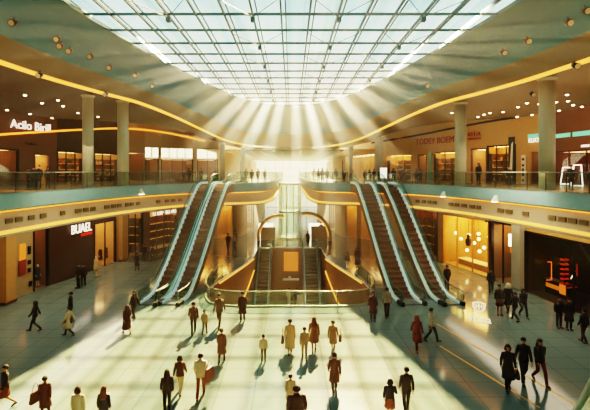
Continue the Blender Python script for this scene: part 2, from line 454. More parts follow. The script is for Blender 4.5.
BAGC = [mat('cream_leather', '#d8c39a', .5), mat('tan_leather', '#a5642e', .5), mat('dark_leather', '#2e1c14', .4), mat('red_leather', '#8c2c1c', .4)]
bagproto = {}
def goods_fn(where, group):
    def f(p, rz):
        ci = random.randrange(4); key = ci
        nm = ['cream', 'tan', 'dark brown', 'red'][ci]
        lab = '%s handbag on shelves of the %s' % (nm, where)
        if key not in bagproto:
            r = thing('handbag', lab, 'handbag', p, rz, group)
            MB().loft([[(-.2, -.09, 0), (.2, -.09, 0), (.2, .09, 0), (-.2, .09, 0)], [(-.15, -.05, .26), (.15, -.05, .26), (.15, .05, .26), (-.15, .05, .26)]]).build('bag_body', BAGC[ci], r)
            MB().tube([(-.1, 0, .25), (-.08, 0, .38), (0, 0, .42), (.08, 0, .38), (.1, 0, .25)], .014, 5).build('handle', BAGC[ci], r)
            bagproto[key] = r
        else: dup(bagproto[key], p, rz, lab, group)
    return f

UL = Wall(UPW, -1, FL2, 15); UR = Wall(UPWR, 1, FL2, 15); LL = Wall(LOW, -1, 0, 5.7); LR = Wall(LOWR, 1, 0, 5.7)
def bays(W, name, mdef, spec, z0, z1):
    """spec: (a, b, z_bottom_open, z_top_open or None for solid, material); builds solid wall and headers"""
    groups = {}
    for a, b, zt, m in spec:
        mb = groups.setdefault((m or mdef).name, (MB(), m or mdef))[0]
        pts = W.span(a, b); n = W.at((a + b) / 2)[2]
        if zt is None: wall_mesh(mb, pts, z0, z1, n)
        else: wall_mesh(mb, [pts[0], pts[-1]], zt, z1, n)
    for i, (mb, m) in enumerate(groups.values()):
        struct(mb.build('wall_%s_%d' % (name, i + 1), m))

# --- upper left gallery
zt = FL2 + 3.3
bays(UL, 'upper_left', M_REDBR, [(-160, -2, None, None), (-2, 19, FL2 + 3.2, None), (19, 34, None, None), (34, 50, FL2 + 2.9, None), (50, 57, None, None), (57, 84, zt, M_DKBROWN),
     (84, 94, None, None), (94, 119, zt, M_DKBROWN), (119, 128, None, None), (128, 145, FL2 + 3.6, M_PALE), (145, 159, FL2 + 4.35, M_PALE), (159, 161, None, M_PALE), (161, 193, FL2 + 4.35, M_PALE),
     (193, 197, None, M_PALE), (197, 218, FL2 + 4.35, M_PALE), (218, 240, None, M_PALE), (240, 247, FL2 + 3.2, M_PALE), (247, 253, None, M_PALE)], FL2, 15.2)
shop(UL, -2, 19, FL2, FL2 + 3.2, 'dim shopfront at the far left of the upper gallery with pale wall panels', M_BROWNI, M_WARMLO, M_DKSTEEL)
L1, r1, _, _ = shop(UL, 34, 50, FL2, FL2 + 2.9, 'amber lit open shop entrance behind the group on the upper left gallery', M_GOLD, M_WARMP, M_REDBR, glaze=False)
shop(UL, 57, 84, FL2, zt, 'gold lit shop window left of the first upper left column', M_GOLD, M_WARMP, M_DKSTEEL, shelves=3, shelf_label='wooden display shelf in the gold shop left of the first column',
     goods=goods_fn('shop left of the first upper left column', 'handbags in the upper left shop'))
shop(UL, 94, 119, FL2, zt, 'gold lit shop window between the two upper left columns', M_GOLD, M_WARMP, M_DKSTEEL, shelves=3, shelf_label='wooden display shelf in the gold shop between the upper left columns',
     goods=goods_fn('shop between the upper left columns', 'handbags between the upper columns'))
shop(UL, 128, 145, FL2, FL2 + 3.6, 'grey glazed shopfront just right of the second upper left column', M_BROWNI, M_WARMLO, M_STEEL)
def glazed(W, a, b, n, zb, zt2):
    w = struct(link('window_%d' % n, None)); pa, pb = W.at(a)[0], W.at(b)[0]
    t = (pb - pa); Ln = t.length; rz = math.atan2(t.y, t.x); w.location = (pa.x, pa.y, zb); w.rotation_euler = (0, 0, rz); H = zt2 - zb
    MB().quad((0, .1, 0), (Ln, .1, 0), (Ln, .1, H), (0, .1, H)).build('glass', M_GLROOF, w)
    f = MB(); m = max(2, round(Ln / 1.2))
    for i in range(m + 1): f.box(Ln * i / m - .04, Ln * i / m + .04, .02, .18, 0, H)
    for z in (.05, H - .05): f.box(0, Ln, .02, .18, z - .05, z + .05)
    f.build('window_frame', M_BEIGE, w)
for i, (a, b, lab) in enumerate(((145, 159, 'brown glazed shopfront under the first white clerestory window'), (161, 193, 'wide brown glazed shopfront under the middle white clerestory window'), (197, 218, 'brown glazed shopfront under the white clerestory window nearest the left escalators'))):
    glazed(UL, a, b, 4 + i, FL2 + 2.95, FL2 + 4.35)
    shop(UL, a, b, FL2, FL2 + 2.9, lab, M_BROWNI, M_WARMLO, M_DKSTEEL, depth=2.4)
shop(UL, 240, 247, FL2, FL2 + 3.2, 'hazy gold shopfront far along the left gallery', M_GOLD, M_WARMP, M_DKSTEEL, depth=2)
# light strip running along the shop bulkhead
pts = [(-30, 137), (0, 134.5), (40, 132), (85, 129.5), (120, 128.5), (150, 130.5), (180, 135.5), (205, 141)]
path = []
for px, py in pts:
    p, t, n = UL.at(px); path.append(p - n * .12 + Vector((0, 0, EYE - (py - HY) * p.y / F)))
path = spline(path, 6)
tag(MB().tube(path, .1, 6).build('cove_light', M_STRIP), 'amber light strip above the upper left shops under the white letters', 'light strip')

def sign(W, px, py, h_px, w_px, text, m, label, back=.16, slant=0, zoff=0):
    p, t, n = W.at(px); s = p.y / F
    cu = bpy.data.curves.new('sign_letters', 'FONT'); cu.body = text; cu.align_x = 'CENTER'; cu.align_y = 'CENTER'; cu.extrude = .03; cu.size = 1
    cu.materials.append(m)
    o = link('shop_sign', cu)
    bpy.context.view_layer.update()
    d = o.dimensions.copy()
    if t.x < 0: t = -t
    me = bpy.data.meshes.new_from_object(o.evaluated_get(bpy.context.evaluated_depsgraph_get())); me.materials.clear(); me.materials.append(m)
    bpy.data.objects.remove(o); o = link('shop_sign', me)
    o.scale = (w_px * s / abs(t.x + t.y * -(px - CX) / F) / max(d.x, .01), h_px * s / max(d.y, .01), 1)
    o.rotation_euler = (math.pi / 2, slant, math.atan2(t.y, t.x))
    o.location = p - n * back + Vector((0, 0, EYE - (py - HY) * s))
    return tag(o, label, 'sign')
sign(UL, 30.5, 126.5, 8.2, 40, 'Acilo Birill', M_WHITE, 'white lettered shop sign on the brown upper left bulkhead')
sign(UL, 30, 144, 2.2, 13, 'Tmllnes', M_DARK, 'small dark lettering over the upper left shop entrance')

# --- upper right gallery
zr = UR.z(440, 150)
bays(UR, 'upper_right', M_TANR, [(329.5, 336, None, M_PALE), (336, 343, FL2 + 3.2, M_PALE), (343, 346, None, M_PALE), (346, 383, FL2 + 3.8, None), (383, 386, None, None), (386, 412, FL2 + 3.4, None), (412, 418, None, None), (418, 427, FL2 + 3.3, None), (427, 434, None, None), (434, 456, FL2 + 3.5, None), (456, 471, None, None),
      (471, 487, FL2 + 3.7, None), (487, 516, FL2 + 3.9, None), (516, 529, None, None), (529, 544, FL2 + 3.2, None), (544, 553, None, M_REDBR), (553, 605, FL2 + 3.0, M_REDBR), (605, 800, None, M_REDBR)], FL2, 15.2)
shop(UR, 336, 343, FL2, FL2 + 3.2, 'hazy gold shopfront far along the right gallery', M_GOLD, M_WARMP, M_DKSTEEL, depth=2)
shop(UR, 346, 383, FL2, FL2 + 3.8, 'glazed yellow shopfront behind the tan column at the right gallery end', M_GOLD, M_WARMP, M_STEEL, depth=2.5)
shop(UR, 386, 412, FL2, FL2 + 3.4, 'yellow lit shopfront at the far end of the upper right gallery', M_GOLD, M_WARMHI, M_TANR, shelves=2, shelf_label='wooden display shelf in the far upper right yellow shop')
shop(UR, 418, 427, FL2, FL2 + 3.3, 'narrow amber doorway under the red sign on the upper right gallery', M_BROWNI, M_WARMP, M_REDBR, glaze=False)
shop(UR, 434, 456, FL2, FL2 + 3.5, 'gold lit shop window left of the near upper right column', M_GOLD, M_WARMHI, M_DKSTEEL, shelves=2, shelf_label='wooden display shelf in the shop under the red sign',
     goods=goods_fn('shop under the red sign', 'handbags under the red sign'))
shop(UR, 471, 487, FL2, FL2 + 3.7, 'open amber shop entrance right of the upper right column', M_GOLD, M_WARMP, M_REDBR, glaze=False)
LG, rg, _, _ = shop(UR, 487, 516, FL2, FL2 + 3.9, 'tall sparkling gold shop window on the upper right gallery', M_GOLD, M_WARMHI, M_DKSTEEL, shelves=3, shelf_label='wooden display shelf in the tall sparkling gold shop',
     goods=goods_fn('tall sparkling gold shop', 'handbags in the sparkling gold shop'))
shop(UR, 529, 544, FL2, FL2 + 3.2, 'tan shop bay with a dim interior left of the nearest right column', M_BROWNI, M_WARMLO, M_TANR)
shop(UR, 553, 605, FL2, FL2 + 3.0, 'dark red shopfront with white outline frames at the far right', mat('dark_red_interior', '#5e2316', .5), M_WARMLO, M_DKBROWN)
sign(UR, 435, 141, 6, 38, 'TODEY BOEM', M_REDL, 'red lettered sign on the tan upper right header')
sign(UR, 475, 133.5, 5, 13, 'eia', M_REDL, 'small red sign right of the upper right column, upper line')
sign(UR, 475, 138.5, 2.6, 13, 'waziani', M_REDL, 'small red sign right of the upper right column, lower line')
sign(UR, 535, 140.5, 4, 10, 'ELIO', M_WHITE, 'small white letters left of the nearest right column')
sign(UR, 587, 146, 2.4, 8, 'MOLE', M_WHITE, 'small white letters at the right edge above the dark red shop')
def wallbox(W, a, b, ya, yb, name, label, cat, m, back=.1, th=.08):
    pa, pb = W.at(a)[0], W.at(b)[0]; t = (pb - pa); L = t.length; rz = math.atan2(t.y, t.x); n = W.at((a + b) / 2)[2]
    s = (pa.y + pb.y) / 2 / F; z0, z1 = EYE - (yb - HY) * s, EYE - (ya - HY) * s
    q = pa - n * back
    o = MB().box(0, L, -th/2, th/2, 0, z1 - z0).build(name, m); o.location = (q.x, q.y, z0); o.rotation_euler = (0, 0, rz)
    return tag(o, label, cat), L, z1 - z0
# white upright sign with dark marks
o, L, H = wallbox(UR, 522.5, 526.5, 155, 185, 'upright_sign', 'tall narrow white lit sign with dark marks on the upper right gallery', 'sign', M_WHITEP, .14)
mk = MB()
for z in (.12, .3, .48, .62, .82): mk.box(L*.25, L*.75, -.07, -.04, H*z, H*(z + .07))
mk.box(L*.4, L*.6, -.07, -.04, H*.3, H*.5)
mk.build('dark_marks', M_DARK, o)
for i, (a, b) in enumerate(((529, 540), (556, 571), (574, 597))):
    wallbox(UR, a, b, (134, 133.5, 131)[i], (138, 137.5, 135.5)[i], 'light_box', ['teal lit strip panel left of the nearest right column', 'teal lit strip panel just right of the nearest right column', 'teal lit strip panel at the right edge of the photo'][i], 'light panel', M_TEALL)
# outline frames of white tube
def tube_frame(W, quadpx, label, back):
    c = [W.at(a)[0] - W.at(a)[2] * back for a, _ in quadpx]
    pts = [Vector((p.x, p.y, EYE - (y - HY) * p.y / F)) for p, (_, y) in zip(c, quadpx)]
    pts.append(pts[0])
    mb = MB()
    for p, q in zip(pts, pts[1:]): mb.tube([p, q], .045, 6)
    return tag(mb.build('neon_outline', M_NEONW), label, 'light frame')
tube_frame(UR, [(563, 184), (574, 184), (576, 167.5), (565.5, 167.5)], 'slanted white tube outline in the dark red shop, left one', .25)
tube_frame(UR, [(574.5, 186), (586, 186), (584.5, 165), (577, 165)], 'white tube outline in the dark red shop, right one', .3)
# red / teal banner panels between the shops
wallbox(UR, 429, 433, 152, 184, 'banner', 'pale teal upright banner beside the shop under the red sign', 'banner', mat('teal_banner', '#6d9a92', .6), .14)
o, L, H = wallbox(UR, 510, 516, 137, 184, 'poster', 'tall dark poster with a pale slanted figure beside the gold shop', 'poster', mat('dark_poster', '#2d3a3a', .4), .2)
MB().loft([[(L*.2, -.06, H*.15), (L*.6, -.06, H*.15), (L*.6, -.045, H*.15), (L*.2, -.045, H*.15)], [(L*.5, -.06, H*.85), (L*.8, -.06, H*.9), (L*.8, -.045, H*.9), (L*.5, -.045, H*.85)]]).build('poster_figure', M_WHITEP, o)
# soffit line over the right shops
path = []
for px, py in [(372, 143), (400, 138.5), (430, 133), (460, 127), (490, 121.5), (519, 117)]:
    p, t, n = UR.at(px); path.append(p - n * .1 + Vector((0, 0, EYE - (py - HY) * p.y / F)))
struct(MB().tube(spline(path, 5), .12, 6).build('trim_right_header', M_DKBROWN))

# --- lower left concourse
zl = 5.0
bays(LL, 'lower_left', M_TANW, [(-160, 12, None, None), (12, 33, None, mat('pale_display_wall', '#a08c66', .5)), (33, 49, 4.7, M_DKBROWN), (49, 94, None, M_DKBROWN), (94, 116, 4.3, M_DKBROWN), (116, 128, None, None), (128, 143, 4.9, M_DKBROWN), (143, 149, None, M_REDBR),
      (149, 178, 4.6, M_REDBR), (178, 198, None, M_TANW), (198, 214, 5.0, M_TANW), (214, 217, None, M_TANW), (217, 233, 5.0, M_TANW), (233, 247, None, M_TANW), (247, 254, 4.4, M_TANW), (254, 265.5, None, M_PALE)], 0, 5.75)
L2, r2, _, _ = shop(LL, 33, 49, 0, 4.7, 'dim open shop with amber lamps left of the dark brown lower left wall', M_BROWNI, M_WARMLO, M_DKSTEEL, glaze=False)
L3w, r3, _, _ = shop(LL, 94, 116, 0, 4.3, 'lit shop window with mannequins right of the white block sign', M_GOLD, M_WARMP, M_DKSTEEL)
shop(LL, 128, 143, 0, 4.9, 'lit shop window right of the tan lower left pillar', M_GOLD, M_WARMP, M_DKSTEEL, shelves=2, shelf_label='wooden display shelf in the window right of the tan lower left pillar')
shop(LL, 149, 178, 0, 4.6, 'amber shop under the small white lettering behind the left escalators', M_GOLD, M_WARMP, M_REDBR, glaze=False, shelves=1, shelf_label='wooden display shelf in the amber shop behind the left escalators')
shop(LL, 198, 214, 0, 5.0, 'sunlit glass shopfront just right of the left escalators, left bay', M_GOLD, M_WARMHI, M_STEEL)
shop(LL, 217, 233, 0, 5.0, 'sunlit glass shopfront just right of the left escalators, right bay', M_GOLD, M_WARMHI, M_STEEL)
s1 = sign(LL, 80.5, 228.5, 8.6, 20, 'BUAEL', M_WHITE, 'white block letters on the dark brown lower left wall', .12)
wallbox(LL, 80, 90.5, 232.5, 235, 'sign_bar', 'red light bar under the white block letters', 'sign bar', M_NEONR, .12)
sign(LL, 164, 212.6, 3.4, 23, 'LOUIM BLUIRS', M_WHITE, 'small white lettering above the amber shop behind the left escalators', .14)
# display wall: posters
for k, (a, b, ya, yb, m, lab) in enumerate([(18.5, 24.5, 244, 260, M_ORANGE, 'amber picture panel at the top of the pale left display wall'), (18, 25, 260, 275, mat('red_poster', '#8c3c22', .5), 'red picture panel in the middle of the pale left display wall'),
                                (27.5, 30, 246, 254, M_DARK, 'small dark panel at the top right of the pale left display wall'), (27.5, 30, 260, 264, M_DARK, 'small dark panel at mid height right on the pale left display wall'),
                                (27.5, 30, 268, 272, M_DARK, 'small dark panel low on the right of the pale left display wall'), (28.5, 31, 281, 286, M_DARK, 'small dark panel near the floor of the pale left display wall')]):
    wallbox(LL, a, b, ya, yb, 'wall_poster', lab, 'poster', m, .06)
wallbox(LL, 12.5, 15, 246, 294, 'display_board', 'tall black upright panel at the left end of the pale display wall', 'panel', M_DARK, .06)

# --- lower right concourse
bays(LR, 'lower_right', M_TANR, [(317, 329, None, M_PALE), (329, 335, 4.4, None), (335, 346, None, None), (346, 358, 5.0, None), (358, 361, None, None), (361, 384, 5.0, None), (384, 414, None, None), (414, 438, 5.0, None), (438, 443, None, None), (443, 489, 4.9, None), (489, 491, None, M_DKBROWN), (491, 515, 4.9, None), (515, 525, None, M_COL),
      (525, 640, 4.6, M_TANW), (640, 800, None, M_TANW)], 0, 5.75)
shop(LR, 329, 335, 0, 4.4, 'far sunlit shopfront right of the right archway', M_GOLD, M_WARMHI, M_STEEL, depth=2)
shop(LL, 247, 254, 0, 4.4, 'far sunlit shopfront left of the left archway', M_GOLD, M_WARMHI, M_STEEL, depth=2)
shop(LR, 346, 358, 0, 5.0, 'narrow sunlit shopfront left of the right escalators', M_GOLD, M_WARMHI, M_STEEL)
shop(LR, 361, 384, 0, 5.0, 'shopfront half hidden behind the right escalators', M_GOLD, M_WARMP, M_TANR)
L4, r4, _, _ = shop(LR, 414, 438, 0, 5.0, 'red brown shop just right of the right escalators', mat('red_brown_interior', '#8a3f20', .5), M_WARMP, M_REDBR, shelves=2, shelf_label='wooden display shelf in the red brown shop')
LGD, rgd, lgl, lgh = shop(LR, 443, 489, 0, 4.9, 'wide bright gold glass shopfront on the lower right', M_GOLD, M_WARMHI, mat('gold_mullion', '#b8873c', .35, .5), depth=3.6, mull=2.0)
LPV, rpv, _, _ = shop(LR, 491, 515, 0, 4.9, 'dark framed shop with a glowing white lamp beside the grey pillar', M_BROWNI, M_WARMP, M_DKSTEEL, glaze=False)
LDK, rdk, _, _ = shop(LR, 525, 640, 0, 4.6, 'large black shopfront with red lights at the right edge', M_DARKI, None, M_DARK, depth=4, mull=4)
sign(LR, 493, 222.5, 2.2, 14, 'nl manoraci', M_DARK, 'thin dark lettering over the gold glass shopfront', .1)

# ------------------------------------------------------------------ columns
def column(px, Y, z0, z1, r, label, m=M_COL):
    x = (px - CX) * Y / F
    o = thing('column', label, 'column', (x, Y, z0))
    n = 24
    H = z1 - z0
    MB().ell([(0, 0, .0, r, r), (0, 0, H, r, r)], n).build('shaft', m, o, True)
    MB().ell([(0, 0, .0, r + .06, r + .06), (0, 0, .14, r + .06, r + .06), (0, 0, .17, r + .01, r + .01)], n).build('base_collar', M_STEEL, o)
    MB().ell([(0, 0, H - .14, r + .02, r + .02), (0, 0, H, r + .12, r + .12)], n).build('head_collar', m, o)
column(88, 30, FL2, 14.45, .37, 'grey round column on the upper left gallery, the nearer one')
column(123, 32.6, FL2, 14.5, .42, 'grey round column on the upper left gallery, second from the left')
column(222.5, 51.5, FL2, 12.6, .32, 'slim hazy column at the far end of the left gallery')
column(243, 54.6, FL2, 12.3, .28, 'slim hazy column farthest along the left gallery')
column(547, 24.6, FL2, 14.45, .43, 'thick grey round column at the right, nearest to us')
column(460.5, 33, FL2, 14.4, .43, 'grey round column on the upper right gallery, left of the gold shop')
column(379, 48.5, FL2, 13.0, .46, 'tan round column behind the top of the right escalators')
column(351, 54.4, FL2, 12.4, .3, 'slim tan column at the far end of the right gallery')
# square pilasters on the lower left
for px, w, lab in ((5, 13, 'tan square pillar at the left edge of the lower concourse'), (121.5, 9, 'tan square pillar between two lower left shop windows')):
    p, t, n = LL.at(px); s = p.y / F; o = thing('pillar', lab, 'pillar', p - n * .2, math.atan2(t.y, t.x))
    hw = w * s * .55
    MB().box(-hw, hw, -.25, .18, 0, 5.7).build('shaft', M_TANW, o); MB().box(-hw - .03, hw + .03, -.29, .18, 0, .18).build('base_block', M_REDBR, o)
p, t, n = LR.at(520); o = thing('pillar', 'grey tan square pillar between the lamp shop and the black shop', 'pillar', p - n * .2, math.atan2(t.y, t.x))
MB().box(-.42, .42, -.22, .22, 0, 5.7).build('shaft', M_COL, o); MB().box(-.45, .45, -.26, .26, 0, .18).build('base_block', M_STEEL, o)

# ------------------------------------------------------------------ far end of the lower concourse: arches, lift shaft
def archway(px, Y, rpx, label, half):
    s = Y / F; r = rpx * s; x = (px - CX) * s
    o = thing('archway', label, 'archway', (x, Y, 0))
    zc = EYE - (236 - HY) * s
    a0, a1 = (math.pi * .42, math.pi) if half < 0 else (0, math.pi * .58)
    rings = []
    for k in range(25):
        a = a0 + (a1 - a0) * k / 24
        rings.append([(math.cos(a) * q, y, zc + math.sin(a) * q) for q, y in ((r, -.3), (r * 1.16, -.3), (r * 1.16, .3), (r, .3))])
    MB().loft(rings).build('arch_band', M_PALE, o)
    MB().tube([(math.cos(a0 + (a1 - a0) * k / 24) * r, -.34, zc + math.sin(a0 + (a1 - a0) * k / 24) * r) for k in range(25)], .06, 6).build('light_line', M_STRIP2, o)
    sx = -1 if half < 0 else 1
    MB().box(min(sx * r, sx * r * 1.16), max(sx * r, sx * r * 1.16), -.3, .3, 0, zc).build('arch_leg', M_PALE, o)
    MB().box(min(sx * r * .2, sx * r * .98), max(sx * r * .2, sx * r * .98), .35, .45, 0, zc + r * .45).build('back_panel', M_PALE, o)
archway(279, 55, 19, 'curved amber edged archway left of the glass lift at the far end', -1)
archway(307, 55, 21, 'curved amber edged archway right of the glass lift at the far end', 1)
o = thing('glass_lift', 'round glass lift shaft with pale uprights at the far end of the concourse', 'lift', ((290 - CX) * 57.5 / F, 57.5, 0))
MB().ell([(0, 0, 0, 1.45, 1.45), (0, 0, 7.5, 1.45, 1.45)], 24, False).build('glass_tube', M_GL, o, True)
for k in range(10): MB().tube([(1.48 * math.cos(k * .628), 1.48 * math.sin(k * .628), 0), (1.48 * math.cos(k * .628), 1.48 * math.sin(k * .628), 7.5)], .06, 6).build('upright', M_WHITEP, o)
for z in (.1, 3.6, 7.4): MB().ell([(0, 0, z - .12, 1.55, 1.55), (0, 0, z + .12, 1.55, 1.55)], 24).build('ring_plate', M_STEEL, o)

# ------------------------------------------------------------------ railings
def railing(path, side, label, h=1.13, z=FL2, off=.1, step=1.5, cat='railing', name='glass_railing'):
    pts = offset(path, side, off); o = thing(name, label, cat, (pts[0].x, pts[0].y, z))
    b = Vector((pts[0].x, pts[0].y, 0)); q = [p - b for p in pts]
    MB().loft([[p + Vector((0, 0, .04)), p + Vector((0, 0, h - .04))] for p in q], False).build('glass_panel', M_GL, o)
    MB().tube([p + Vector((0, 0, h)) for p in q], .035, 6).build('handrail', M_RAILSTEEL, o, True)
    MB().loft([[p + n * e + Vector((0, 0, zz)) for e, zz in ((-.05, 0), (.05, 0), (.05, .1), (-.05, .1))] for p, n in zip(q, normals(q, side))]).build('base_shoe', M_STEEL, o)
    acc = 0; first = None
    for i in range(len(q)):
        if i: acc += (q[i] - q[i - 1]).length
        if i == 0 or acc >= step or i == len(q) - 1:
            acc = 0
            if first is None:
                first = MB().box(-.02, .02, -.02, .02, 0, h).build('post', M_DKSTEEL, o); first.location = q[i]
            else:
                c = first.copy(); C.objects.link(c); c.location = q[i]
    return o
dense = spline(EDGE[::4] if EDGE[-1] == EDGE[::4][-1] else EDGE[::4] + [EDGE[-1]], 16)
denseR = mir(dense)
railing(clip(dense, lambda p: p.y > 12 and p.x < -8.75), -1, 'glass railing of the upper left gallery, from the left edge to the escalators')
railing(clip(dense, lambda p: p.x > -5.3 and p.y < 100), -1, 'hazy glass railing at the far left curve, right of the left escalators')
railing(clip(denseR, lambda p: p.y > 12 and p.x > 10.0), 1, 'glass railing of the upper right gallery, from the right edge to the escalators')
railing(clip(denseR, lambda p: p.x < 5.5 and p.y < 100), 1, 'hazy glass railing at the far right curve, left of the right escalators')
hl = spline([Vector((x, y, 0)) for x, y in [(-5.9, 36), (-6.15, 34), (-6.35, 32), (-6.1, 30.1), (-5.5, 28.8), (-4.3, 28.15), (0, 28.05), (4.1, 28.15), (5.35, 28.75), (6.0, 30.1), (6.2, 32), (6.05, 34), (5.75, 36)]], 4)
railing(hl, 1, 'curved glass railing around the near end of the floor opening', 1.05, 0, .0, 2.2)

railing([Vector((-1.95, 50.25, 0)), Vector((-.4, 50.25, 0)), Vector((1.1, 50.25, 0))], 1, 'short glass railing between the tops of the two basement escalators', 1.05, 0, 0, 1.2)
# amber light edges of the opening
def lightline(pts, label, r=.07):
    tag(MB().tube(spline([Vector(p) for p in pts], 6), r, 6).build('light_line', M_STRIP2, smooth=True), label, 'light strip')
lightline([(-5.85, 34.5, -.12), (-5.2, 37.4, -.12), (-4.42, 41, -.12), (-3.9, 44, -.12)], 'amber light line along the left edge of the floor opening')
lightline([(5.8, 34.5, -.12), (5.1, 37.4, -.12), (4.22, 41, -.12), (3.6, 44, -.12)], 'amber light line along the right edge of the floor opening')
lightline([(-3.85, 44, -1.3), (-4.35, 41, -2.7), (-4.75, 39.2, -3.5)], 'sloping amber light line on the left wall inside the opening')
lightline([(3.6, 44, -1.4), (4.2, 41, -2.9), (4.65, 39.2, -3.8)], 'sloping amber light line on the right wall inside the opening')

# ------------------------------------------------------------------ escalators
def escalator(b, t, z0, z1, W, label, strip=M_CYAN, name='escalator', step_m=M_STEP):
    b, t = Vector((b[0], b[1], 0)), Vector((t[0], t[1], 0)); d = t - b; L = d.length; H = z1 - z0
    rz = math.atan2(d.y, d.x) - math.pi / 2           # local +Y runs uphill
    o = thing(name, label, 'escalator', (b.x, b.y, z0), rz)
    base = spline([Vector((0, s, z)) for s, z in ((-.9, .04), (.3, .04), (.9, .16), (1.5, .5), (L - 1.4, H - .46), (L - .8, H - .12), (L - .2, H + .02), (L + 1.0, H + .02))], 5)
    hw = W / 2
    # cladding under the treads
    rings = []
    for p in base:
        lo = max(p.z - .6, 0.0 if z0 > -1 else -.02)
        if p.y > L - .6: lo = min(lo, H - .8)
        rings.append([(-hw - .06, p.y, p.z - .02), (hw + .06, p.y, p.z - .02), (hw + .06, p.y, lo), (-hw - .06, p.y, lo)])
    MB().loft(rings).build('truss_cladding', M_TRUSS, o)
    for sx in (-1, 1):
        x = sx * hw
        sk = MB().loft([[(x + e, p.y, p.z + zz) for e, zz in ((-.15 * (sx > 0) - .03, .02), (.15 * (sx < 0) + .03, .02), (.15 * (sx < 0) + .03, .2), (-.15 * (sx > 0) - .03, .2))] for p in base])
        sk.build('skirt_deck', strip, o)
        up = [p + Vector((x, 0, .95)) for p in base]
        MB().loft([[p + Vector((x, 0, .18)), p + Vector((x, 0, .93))] for p in base], False).build('glass_panel', M_GLTEAL, o)
        y0, y1 = base[0].y, base[-1].y
        lo_n = [Vector((x, y0 - .32 * math.sin(a), .6 + .04 + .35 * math.cos(a) * 1.0)) for a in (2.6, 2.2, 1.7, 1.2, .7, .3)]
        hi_n = [Vector((x, y1 + .32 * math.sin(a), H + .6 + .02 + .35 * math.cos(a))) for a in (.3, .7, 1.2, 1.7, 2.2, 2.6)]
        MB().tube(lo_n + up + hi_n, .04, 8).build('handrail', M_HAND, o, True)
        MB().loft([[Vector((x - .03, y0 - .25, .25)), Vector((x + .03, y0 - .25, .25)), Vector((x + .03, y0, .12)), Vector((x - .03, y0, .12))],
                   [Vector((x - .03, y0 - .3, .75)), Vector((x + .03, y0 - .3, .75)), Vector((x + .03, y0 - .02, .92)), Vector((x - .03, y0 - .02, .92))]]).build('newel_glass', M_GLTEAL, o)
        MB().box(x - .12, x + .12, y0 - .3, y0 + .5, 0.0, .26).build('newel_box', M_RUBBER, o)
    # steps
    w = hw - .15
    st = MB().loft([[(-w, 0, 0), (w, 0, 0), (w, 0, -.2), (-w, 0, -.2)], [(-w, .4, 0), (w, .4, 0), (w, .4, -.2), (-w, .4, -.2)]])
    for k in range(9): st.box(-w + w * 2 * k / 9 + .01, -w + w * 2 * (k + .5) / 9, .01, .39, 0, .012)
    me = st.mesh('step', step_m); y = .25
    def zat(yy):
        for p, q in zip(base, base[1:]):
            if p.y <= yy <= q.y: return p.z + (q.z - p.z) * (yy - p.y) / (q.y - p.y)
        return H
    while y < L - .35:
        s = link('step', me, o); s.location = (0, y, max(zat(y + .2) + .03, .05)); y += .36
    for y0, z in ((-.9, .05), (L - .25, H + .03)): MB().box(-w, w, y0, y0 + 1.15, z - .01, z + .015).build('comb_plate', M_STEEL, o)
    return o
escalator((-9.55, 29.3), (-7.72, 39.4), 0, FL2, 1.35, 'outer escalator of the left pair, the leftmost in the hall')
escalator((-8.05, 29.3), (-6.32, 39.6), 0, FL2, 1.35, 'inner escalator of the left pair, next to the floor opening')
escalator((8.1, 29.3), (6.67, 39.6), 0, FL2, 1.6, 'wide inner escalator of the right pair')
escalator((10.75, 29.3), (8.95, 39.3), 0, FL2, 1.35, 'outer escalator of the right pair, the rightmost in the hall')
escalator((-3.0, 39.6), (-3.0, 49.2), -6, 0, 1.5, 'grey escalator rising from the basement on the left of the amber panel', M_STEEL, step_m=mat('grey_step_metal', '#5e5a50', .5, .3))
escalator((2.2, 39.6), (2.2, 49.2), -6, 0, 1.7, 'grey escalator rising from the basement on the right of the amber panel', M_STEEL, step_m=MATS['grey_step_metal'])
# amber panel on the basement wall between them, counter below it
o = MB().box(-.85, .85, 49.8, 49.95, -2.75, -.5).build('lit_panel', M_ORANGE); tag(o, 'amber lit panel on the basement wall between the grey escalators', 'panel')
o = thing('kiosk_counter', 'basement kiosk counter with white top below the amber panel', 'counter', (0, 49.2, -6))
MB().box(-.9, .9, -.35, .35, 0, 2.4).build('counter_body', M_PIT, o); MB().box(-.95, .95, -.4, .4, 2.4, 2.48).build('counter_top', M_WHITEP, o)
MB().box(-.3, .0, -.2, .2, 2.48, 2.75).build('display_case', M_WHITEP, o)
# near escalator balustrade at the bottom right corner
o = thing('escalator_balustrade', 'dark teal escalator balustrade cutting into the bottom right corner', 'balustrade', (0, 0, 0))
a, b_ = P(569, 424, 7.2), P(607, 356, 5.6)
pp = [a.lerp(b_, k / 8) for k in range(9)]
MB().tube(pp, .05, 8).build('handrail', mat('dark_teal_rail', '#1d3d44', .3, .3), o, True)
MB().loft([[p + Vector((.0, 0, -.05)), p + Vector((.0, 0, -.9))] for p in pp], False).build('glass_panel', M_GLTEAL, o)
MB().loft([[p + Vector((e, 0, z)) for e, z in ((-.1, -.9), (.35, -.9), (.35, -1.5), (-.1, -1.5))] for p in pp]).build('truss_cladding', mat('dark_teal_cladding', '#23383c', .4), o)

